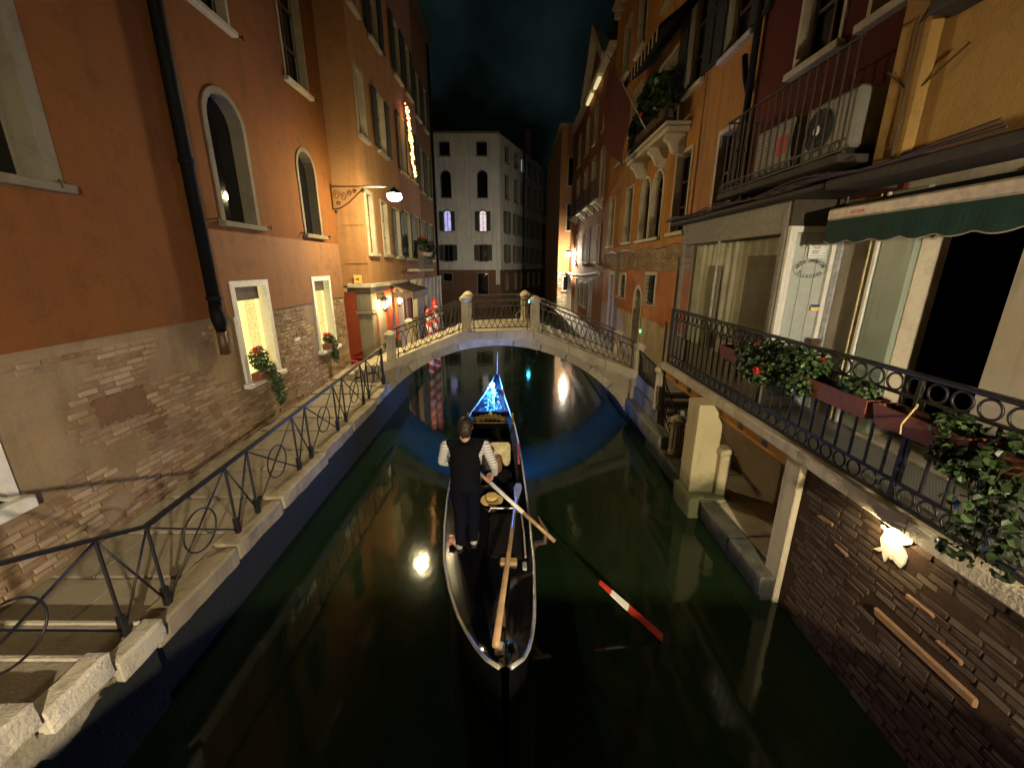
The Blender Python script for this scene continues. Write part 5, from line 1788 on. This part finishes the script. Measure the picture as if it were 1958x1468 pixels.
go = root('gondola', (-.4, 6.5, 0), 'long black gondola with blue lit bow heading under the footbridge', 'gondola')
mb = MB()
rows = []
for y, c, b, z in ST:
    kz = -.12 if 3 < y < 10.5 else z * .35 - .25
    rows.append([(c - b, y, z), (c - b * .94, y, (z + kz) * .5 + .05), (c - b * .6, y, kz + .05), (c, y, kz), (c + b * .6, y, kz + .05), (c + b * .94, y, (z + kz) * .5 + .05), (c + b, y, z)])
mb.add([p for r in rows for p in r], [(i * 7 + k, i * 7 + k + 1, (i + 1) * 7 + k + 1, (i + 1) * 7 + k) for i in range(len(rows) - 1) for k in range(6)])
mb.build('hull', K['lacquer'], go, smooth=True)


def deckmesh(y0, y1, crown, mat, name, dz=-.01):
    mb_ = MB()
    n = 14
    rows_ = []
    for i in range(n + 1):
        y = y0 + (y1 - y0) * i / n
        _, c, b, z = lerp_st(y)
        rows_.append([(c + b * .98 * (k / 4 - 1), y, z + dz + crown * (1 - (k / 4 - 1) ** 2)) for k in range(9)])
    mb_.add([p for r in rows_ for p in r], [(i * 9 + k, i * 9 + k + 1, (i + 1) * 9 + k + 1, (i + 1) * 9 + k) for i in range(n) for k in range(8)])
    return mb_.build(name, mat, go, smooth=True)


deckmesh(2.3, 5.55, .03, K['lacquer'], 'stern_deck')
bd = deckmesh(8.85, 11.3, .06, K['emboss'], 'bow_deck')
mb = MB()
rnd = random.Random(12)
for k in range(90):
    y = rnd.uniform(8.92, 10.45)
    _, c, b, z = lerp_st(y)
    q = rnd.uniform(-.86, .86)
    r_ = rnd.uniform(.016, .034)
    zz = z - .008 + .06 * (1 - q * q)
    tw = rnd.uniform(0, 6.28)
    pts = [Vector((c + b * q + r_ * (1 - .6 * i / 9) * math.cos(tw + i * .75), y + 1.3 * r_ * (1 - .6 * i / 9) * math.sin(tw + i * .75), zz + .004)) for i in range(10)]
    mb.tube(pts, .0055, 5)
mb.build('carving', K['emboss_top'], bd)['kind'] = 'stuff'
for sgn, nm in ((-1, 'gunwale'), (1, 'gunwale')):
    pts = []
    for k in range(60):
        y = 2.3 + (11.33 - 2.3) * k / 59
        _, c, b, z = lerp_st(y)
        pts.append((c + sgn * (b + .004), y, z + .012))
    MB().tube(pts, .017, 6).build(nm, K['trim'] if sgn < 0 else K['steel'], go, smooth=True)
    # side deck along the cockpit
    mb = MB()
    A, B, C = [], [], []
    for k in range(20):
        y = 5.5 + (8.95 - 5.5) * k / 19
        _, c, b, z = lerp_st(y)
        A.append((c + sgn * b, y, z))
        B.append((c + sgn * (b - .13), y, z + .015))
        C.append((c + sgn * (b - .15), y, .18))
    strip(mb, A, B)
    strip(mb, B, C)
    mb.build('side_deck', K['lacquer'], go, smooth=True)
mb = MB()
strip(mb, [(lerp_st(5.4 + .36 * k)[1] - .48, 5.4 + .36 * k, .16) for k in range(11)], [(lerp_st(5.4 + .36 * k)[1] + .48, 5.4 + .36 * k, .16) for k in range(11)])
mb.build('floor', K['woodd'], go)
MB().box(-.9, .12, 5.50, 5.54, .1, .70).build('bulkhead', K['lacquer'], go)
# hatch and handles on the stern deck
MB().cbox(-.30, .12, 4.05, 4.95, .74, .80, .02).cbox(-.26, .08, 4.12, 4.88, .795, .815, .008).build('hatch', K['blackcloth'], go)
MB().tube([(-.32, 4.98, .80), (-.30, 5.02, .83), (.06, 5.02, .83), (.12, 4.98, .82), (.15, 4.5, .83), (.16, 4.05, .80)], .012, 6).build('hatch_rail', K['steel'], go)
MB().cbox(-.14, .06, 3.92, 4.02, .76, .83, .012).build('wooden_chock', K['wood'], go)
MB().cbox(.12, .17, 3.86, 3.98, .76, .80, .006).build('cleat', K['steel'], go)
MB().cbox(-.14, -.06, 2.50, 2.62, 1.10, 1.17, .02).build('stern_fitting', K['steel'], go)
# carved gilt panel under the bow deck and love seat
cpn = MB().box(-.93, -.07, 8.86, 8.90, .46, .86).build('bow_panel', K['lacquer'], go)
mb = MB()
for k in range(7):
    x = -.50 + (k - 3) * .105
    z = .70 + .07 * (1 - ((k - 3) / 3) ** 2)
    mb.tube(ring_pts((x, 8.845, z), .045, (1, 0, 0), (0, 0, 1), 12), .011, 5, closed=True)
    mb.tube(ring_pts((x + .05, 8.845, z - .06), .03, (1, 0, 0), (0, 0, 1), 10), .009, 5, closed=True)
    mb.ball((x, 8.84, z), .018, 6, 4)
mb.bar((-.90, 8.845, .60), (-.10, 8.845, .60), .02)
mb.ball((-.5, 8.84, .82), (.05, .015, .045), 8, 6)
mb.build('gilt_carving', K['gold'], cpn)
MB().cbox(-.80, -.02, 5.72, 6.25, .18, .38, .05).cbox(-.82, .0, 5.60, 5.74, .18, .78, .05).build('love_seat', K['blackcloth'], go)
MB().cbox(-.86, -.62, 7.3, 7.75, .18, .42, .03).cbox(-.26, -.02, 7.3, 7.75, .18, .42, .03).build('side_chair', K['blackcloth'], go)
mb = MB()
pp_ = [(11.30, 1.10), (11.52, 1.20), (11.66, 1.36), (11.74, 1.52), (11.86, 1.62), (11.97, 1.64), (11.90, 1.56), (11.84, 1.44), (11.80, 1.28), (11.72, 1.0), (11.60, .7), (11.45, .3), (11.36, .3), (11.44, .75), (11.40, .98)]
mb.prism([(-.438, y, z) for y, z in pp_], (.02, 0, 0))
for k in range(6): mb.box(-.436, -.424, 11.66 + .028 * k, 11.86 + .028 * k, .86 + .075 * k, .90 + .075 * k)
mb.build('ferro', K['steel'], go)
# brass sea-horse and cords on the sides
for x, y in ((-.96, 8.35), (.02, 8.3)):
    MB().tube([(x, y, .78), (x, y + .05, .90), (x, y + .0, .98), (x, y + .06, 1.02)], [.02, .025, .018, .008], 6).build('ornament', K['gold'], go)
MB().tube([(.12, 7.3 - .12 * k, .77 + .02 * (k % 2)) for k in range(8)], .022, 6).build('red_cord', K['red'], go)
# bow lamp
bw_ = MB().lathe((-.53, 10.58, .90), [(.05, 0), (.03, .02), (.018, .10)], 10).build('bow_lamp', K['steel'], go)
MB().ball((-.53, 10.58, 1.01), .055, 10, 8).build('bulb', K['bulb_bow'], bw_, smooth=True)
MB().prism([(-.445, 10.40, .93), (-.445, 10.58, .93), (-.445, 10.60, 1.12), (-.445, 10.40, 1.16)], (.008, 0, 0)).build('added_spill_shield', K['lacquer'], bw_)  # plate added to keep the blue light off the right bank
MB().prism([(-.625, 10.46, .93), (-.625, 10.58, .93), (-.625, 10.60, 1.08), (-.625, 10.46, 1.10)], (.008, 0, 0)).build('added_spill_shield', K['lacquer'], bw_)  # shorter plate added against blue light on the left bank
# forcola
MB().tube([(.25, 4.35, .66), (.30, 4.30, .80), (.40, 4.22, .88), (.42, 4.30, .98), (.36, 4.40, 1.04), (.33, 4.43, 1.10)], [.035, .034, .030, .024, .02, .015], 8).build('forcola', K['woodd'], go, smooth=True)

# moored gondola beyond the bridge, a plain copy
mg = root('moored_gondola', (.9, 27.5, 0), 'dark gondola moored beyond the footbridge with a small cyan lamp', 'gondola')
for ch in list(go.children):
    if ch.name.split('.')[0] in ('hull', 'stern_deck', 'bow_deck', 'gunwale', 'ferro', 'floor', 'side_deck', 'love_seat'):
        c_ = ch.copy()
        col.objects.link(c_)
        c_.parent = mg
mb = MB().tube([(.98, 23.6, .9), (.98, 23.6, 2.1)], .02, 6)
cl_ = mb.build('lamp_pole', K['iron'], mg)
MB().ball((.98, 23.6, 2.17), .09, 10, 6).build('bulb', K['bulb_cyan'], cl_)
MB().cbox(.55, 1.2, 26.8, 27.4, .5, .95, .05).build('red_cushion', K['red'], mg)

# oars and small things aboard
oa = root('oar', (.33, 4.35, 1.0), 'gondolier\'s oar with white grip and red and white blade in the water', 'oar')
o0, o1 = Vector((-.42, 4.66, 1.58)), Vector((1.72, 3.68, .0))
MB().tube([o0.lerp(o1, t) for t in (0, .07)], [.020, .022], 8).build('grip', K['wood'], oa, smooth=True)
MB().tube([o0.lerp(o1, t) for t in (.07, .26)], [.024, .027], 8).build('white_wrap', K['whitep'], oa, smooth=True)
MB().tube([o0.lerp(o1, t) for t in (.26, .44)], [.024, .026], 8).build('shaft', K['wood'], oa, smooth=True)
MB().tube([o0.lerp(o1, t) for t in (.44, .68)], [.013, .011], 8).build('unlit_shaft', K['void'], oa, smooth=True)  # coloured black and thinned to vanish like an unlit length of oar


def blade(t0, t1, w0, w1, mat, nm):
    d = (o1 - o0).normalized()
    s = Vector((d.y, -d.x, 0)).normalized()
    n_ = s.cross(d) * .012
    a, b = o0.lerp(o1, t0), o0.lerp(o1, t1)
    MB().add([a - s * w0 - n_, a + s * w0 - n_, a + s * w0 + n_, a - s * w0 + n_, b - s * w1 - n_, b + s * w1 - n_, b + s * w1 + n_, b - s * w1 + n_],
             [(0, 1, 2, 3), (7, 6, 5, 4), (0, 4, 5, 1), (1, 5, 6, 2), (2, 6, 7, 3), (3, 7, 4, 0)]).build(nm, mat, oa)


blade(.68, .74, .022, .034, K['red'], 'blade_band')
blade(.741, .83, .034, .045, K['whitep'], 'blade_band')
blade(.831, 1.0, .045, .058, K['red'], 'blade_tip')

so = root('spare_oar', (0, 4, .9), 'long wooden spare oar lying along the gondola\'s right side', 'oar')
s0, s1 = Vector((.10, 5.55, .90)), Vector((-.13, 2.52, 1.22))
MB().tube([s0.lerp(s1, t) for t in (.16, .5, 1)], [.026, .026, .030], 8).build('shaft', K['wood'], so, smooth=True)
d = (s1 - s0).normalized()
s_ = Vector((1, .07, 0))
mb = MB()
a, b, c = s0, s0.lerp(s1, .05), s0.lerp(s1, .17)
mb.add([a - s_ * .03, a + s_ * .03, b - s_ * .06, b + s_ * .06, c - s_ * .03, c + s_ * .03] + [q + Vector((0, 0, .02)) for q in (a - s_ * .03, a + s_ * .03, b - s_ * .06, b + s_ * .06, c - s_ * .03, c + s_ * .03)],
       [(0, 2, 3, 1), (2, 4, 5, 3), (6, 7, 9, 8), (8, 9, 11, 10), (0, 1, 7, 6), (0, 6, 8, 2), (2, 8, 10, 4), (1, 3, 9, 7), (3, 5, 11, 9), (4, 10, 11, 5)])
mb.build('blade', K['trim'], so)
MB().cbox(.02, .10, 4.98, 5.06, .72, .925, .01).build('rest', K['woodd'], so)
MB().cbox(-.14, -.06, 2.9, 2.98, .95, 1.15, .01).build('rest', K['woodd'], so)

ht = root('straw_hat', (-.3, 5.3, .74), 'straw boater hat with dark band lying on the gondola deck', 'hat')
MB().lathe((-.30, 5.33, .76), [(.02, -.002), (.165, 0), (.17, .008), (.165, .014), (.09, .016)], 22).lathe((-.30, 5.33, .772), [(.09, 0), (.088, .075), (.07, .082), (.01, .084)], 20).build('straw', K['straw'], ht, smooth=False)
MB().lathe((-.30, 5.33, .776), [(.0925, 0), (.0925, .028)], 20).build('band', K['woodd'], ht)
cu_ = root('cushion', (-.23, 7.05, .6), 'cream cushion in the middle of the gondola', 'cushion')
MB().cbox(-.43, -.03, 6.98, 7.10, .44, .92, .05).build('cover', K['cream'], cu_)
MB().box(-.40, -.06, 7.1, 7.4, .2, .44).build('base', K['blackcloth'], cu_)
pc = root('cloth', (-.78, 4.35, .78), 'small crumpled pink cloth at the gondola\'s left edge', 'cloth')
mb = MB()
rnd = random.Random(6)
gv = [(-.80 + .026 * i, 4.26 + .04 * j, .775 + rnd.uniform(0, .05)) for i in range(5) for j in range(6)]
mb.add(gv, [(i * 6 + j, i * 6 + j + 1, (i + 1) * 6 + j + 1, (i + 1) * 6 + j) for i in range(4) for j in range(5)])
mb.build('fold', plain('pink_cloth', (.62, .32, .25), .9), pc)


# ------------------------------------------------------------------ people
def person(name, label, loc, bones, mats, voxel=.0085):
    """bones: (material, [(point, radius), ...]) chains grown together into ONE skin"""
    r = root(name, loc, label, 'person')
    L_ = Vector(loc)
    mb_ = MB()
    segs_ = []
    for mat, ch in bones:
        for (p, rad) in ch:
            rr = rad if not isinstance(rad, tuple) else rad
            mb_.ball(Vector(p), rr, 14, 10)
        for (p, ra), (q, rb_) in zip(ch, ch[1:]):
            if isinstance(ra, tuple) or isinstance(rb_, tuple):
                ra_ = min(ra) if isinstance(ra, tuple) else ra
                rb2 = min(rb_) if isinstance(rb_, tuple) else rb_
                # broad trunk: several slices between two ellipsoids
                for k in range(1, 6):
                    t = k / 6
                    ea_ = ra if isinstance(ra, tuple) else (ra,) * 3
                    eb_ = rb_ if isinstance(rb_, tuple) else (rb_,) * 3
                    mb_.ball(Vector(p).lerp(Vector(q), t), tuple(ea_[i] + (eb_[i] - ea_[i]) * t for i in range(3)), 14, 10)
                segs_.append((mat, Vector(p), Vector(q), max(ra_, .05), max(rb2, .05)))
            else:
                n_ = 6
                mb_.tube([Vector(p).lerp(Vector(q), k / n_) for k in range(n_ + 1)], [ra + (rb_ - ra) * k / n_ for k in range(n_ + 1)], 12)
                segs_.append((mat, Vector(p), Vector(q), ra, rb_))
        if len(ch) == 1:
            p, rad = ch[0]
            rr = min(rad) if isinstance(rad, tuple) else rad
            segs_.append((mat, Vector(p), Vector(p) + Vector((0, 0, .001)), rr, rr))
    tmp = bpy.data.objects.new('tmp', mb_.mesh('tmp', K['skin']))
    col.objects.link(tmp)
    md = tmp.modifiers.new('r', 'REMESH')
    md.mode = 'VOXEL'
    md.voxel_size = voxel
    sm2 = tmp.modifiers.new('s', 'SMOOTH')
    sm2.factor = .5
    sm2.iterations = 3
    dg = bpy.context.evaluated_depsgraph_get()
    me = bpy.data.meshes.new_from_object(tmp.evaluated_get(dg))
    bpy.data.objects.remove(tmp)
    me.materials.clear()
    for mname in mats: me.materials.append(K[mname])
    me.name = 'body'
    idx = {mname: i for i, mname in enumerate(mats)}
    for f in me.polygons:
        c = f.center
        best, bi = 1e9, 0
        for mat, p, q, ra, rb_ in segs_:
            d_ = q - p
            t = max(0, min(1, (c - p).dot(d_) / d_.length_squared))
            e_ = (c - (p + d_ * t)).length - (ra + (rb_ - ra) * t)
            if e_ < best: best, bi = e_, idx[mat]
        f.material_index = bi
        f.use_smooth = True
    o = inst('body', me, loc, r)
    return r


def hand(w, dirv, thumb, grip, r=.0095):
    """palm and five curled fingers; w wrist, dirv towards the fingers, grip = curl direction"""
    w = Vector(w)
    d_ = Vector(dirv).normalized()
    g_ = Vector(grip).normalized()
    t_ = Vector(thumb).normalized()
    ch = [('skin', [(w, .027), (w + d_ * .05, .030), (w + d_ * .075, .026)])]
    for k, l in enumerate((.95, 1.05, 1.0, .8)):
        b_ = w + d_ * .085 + t_ * (.03 - .020 * k)
        ch.append(('skin', [(w + d_ * .05 + t_ * (.022 - .015 * k), r), (b_, r), (b_ + (d_ * .5 + g_) * .030 * l, r * .95), (b_ + (d_ * .1 + g_ * 1.6) * .034 * l, r * .85), (b_ + (g_ * 1.7 - d_ * .6) * .034 * l, r * .75)]))
    b_ = w + d_ * .03 + t_ * .025
    ch.append(('skin', [(w + d_ * .02, r * 1.1), (b_ + t_ * .015, r * 1.1), (b_ + t_ * .02 + (d_ + g_) * .025, r), (b_ + (d_ * .4 + g_ * 1.3) * .035, r * .85)]))
    return ch


bones = [
    ('trousers', [((0, -.02, .86), (.165, .125, .10)), ((0, -.01, .93), (.165, .12, .08))]),
    ('trousers', [((-.075, -.01, .85), .108), ((-.078, .045, .46), .082), ((-.075, -.02, .09), .066)]),
    ('trousers', [((.075, -.01, .85), .108), ((.070, .06, .46), .082), ((.060, .06, .09), .066)]),
    ('shoe', [((-.09, -.05, .042), .044), ((-.105, .08, .035), .040), ((-.11, .17, .028), .030)]),
    ('shoe', [((.065, .03, .042), .044), ((.08, .15, .035), .040), ((.085, .24, .028), .030)]),
    ('vest', [((0, -.01, .86), (.185, .13, .07)), ((0, .01, 1.02), (.18, .13, .1)), ((0, .065, 1.20), (.205, .14, .10)), ((0, .10, 1.31), (.20, .115, .07))]),
    ('vest', [((-.16, .11, 1.335), .062), ((.16, .11, 1.335), .062)]),
    ('skin', [((0, .12, 1.37), .058), ((0, .155, 1.44), .052)]),
    ('skin', [((0, .18, 1.53), (.076, .095, .112))]),
    ('skin', [((0, .205, 1.475), (.055, .06, .05))]),
    ('skin', [((0, .28, 1.52), .014), ((0, .288, 1.505), .016)]),
    ('skin', [((-.078, .175, 1.52), (.010, .02, .032))]), ('skin', [((.078, .175, 1.52), (.010, .02, .032))]),
    ('stripe', [((-.215, .11, 1.31), .064), ((-.275, .17, 1.08), .050), ((-.17, .32, .96), .040), ((-.08, .37, .93), .034)]),
    ('stripe', [((.215, .11, 1.31), .064), ((.30, .11, 1.06), .052), ((.31, .21, .90), .038)]),
]
bones += hand((-.055, .375, .92), (.8, .1, -.4), (.2, .3, .8), (.2, -.5, -.6))
bones += hand((.305, .225, .875), (-.2, .5, -.8), (-.5, .5, .4), (-.7, -.3, -.2))
def widen(q): return (q[0] * 1.10, q[1], q[2])


bones = [(mn, [(widen(Vector(p)), rr) for p, rr in ch]) if mn in ('vest', 'trousers', 'stripe', 'shoe') else (mn, ch) for mn, ch in bones]
gd = person('person', 'gondolier seen from behind in black vest and striped sleeves holding an oar', (-.55, 4.32, .745), bones, ['trousers', 'vest', 'skin', 'stripe', 'shoe'])
G = Vector((-.55, 4.32, .745))
mb = MB().ball(G + Vector((0, .160, 1.553)), (.088, .098, .102), 36, 26).ball(G + Vector((0, .112, 1.50)), (.076, .058, .095), 30, 22)
mb.v = [tuple(Vector(p) + mnoise.noise_vector(Vector((p[0] * 60, p[1] * 60, p[2] * 22))) * .011) for p in mb.v]
mb.build('hair', K['hair'], gd, smooth=True)
MB().ball(G + Vector((-.03, .267, 1.54)), .010, 8, 6).ball(G + Vector((.03, .267, 1.54)), .010, 8, 6).build('eyes', K['ink'], gd)
MB().tube([G + Vector((-.022, .270, 1.475)), G + Vector((0, .276, 1.473)), G + Vector((.022, .270, 1.475))], .005, 5).build('mouth', K['redwood'], gd)

bones = [
    ('vest', [((0, 0, .10), (.17, .13, .10)), ((0, .0, .28), (.155, .11, .1)), ((0, .0, .46), (.18, .11, .09))]),
    ('vest', [((-.15, 0, .50), .052), ((.15, 0, .50), .052)]),
    ('vest', [((-.09, .02, .08), .085), ((-.10, .42, .12), .062), ((-.10, .50, -.18), .045)]),
    ('vest', [((.09, .02, .08), .085), ((.10, .42, .12), .062), ((.10, .50, -.18), .045)]),
    ('vest', [((-.10, .48, -.19), .040), ((-.10, .60, -.20), .032)]), ('vest', [((.10, .48, -.19), .040), ((.10, .60, -.20), .032)]),
    ('skin', [((0, .01, .54), .05), ((0, .02, .62), .046)]),
    ('skin', [((0, .035, .70), (.073, .09, .108))]), ('skin', [((0, .128, .69), .014), ((0, .136, .675), .015)]),
    ('vest', [((-.19, 0, .48), .055), ((-.24, .08, .26), .043), ((-.12, .26, .19), .036)]),
    ('vest', [((.19, 0, .48), .055), ((.24, .08, .26), .043), ((.12, .26, .19), .036)]),
]
bones += hand((-.10, .275, .185), (.6, .7, 0), (.5, -.3, .5), (0, .2, -1))
bones += hand((.10, .275, .185), (-.6, .7, 0), (-.5, -.3, .5), (0, .2, -1))
pa = person('person', 'seated gondola passenger with brown hair and dark clothes seen from behind', (-.24, 6.02, .34), bones, ['vest', 'skin'])
G = Vector((-.24, 6.02, .34))
MB().ball(G + Vector((0, .02, .725)), (.086, .096, .10), 16, 12).ball(G + Vector((0, -.03, .63)), (.085, .06, .13), 14, 10).build('hair', plain('chestnut_hair', (.16, .075, .03), .55, sc=70), pa, smooth=True)
MB().ball(G + Vector((-.03, .115, .71)), .010, 8, 6).ball(G + Vector((.03, .115, .71)), .010, 8, 6).build('eyes', K['ink'], pa)

for o in list(col.objects):
    if o.type == 'EMPTY' and not o.children: bpy.data.objects.remove(o)
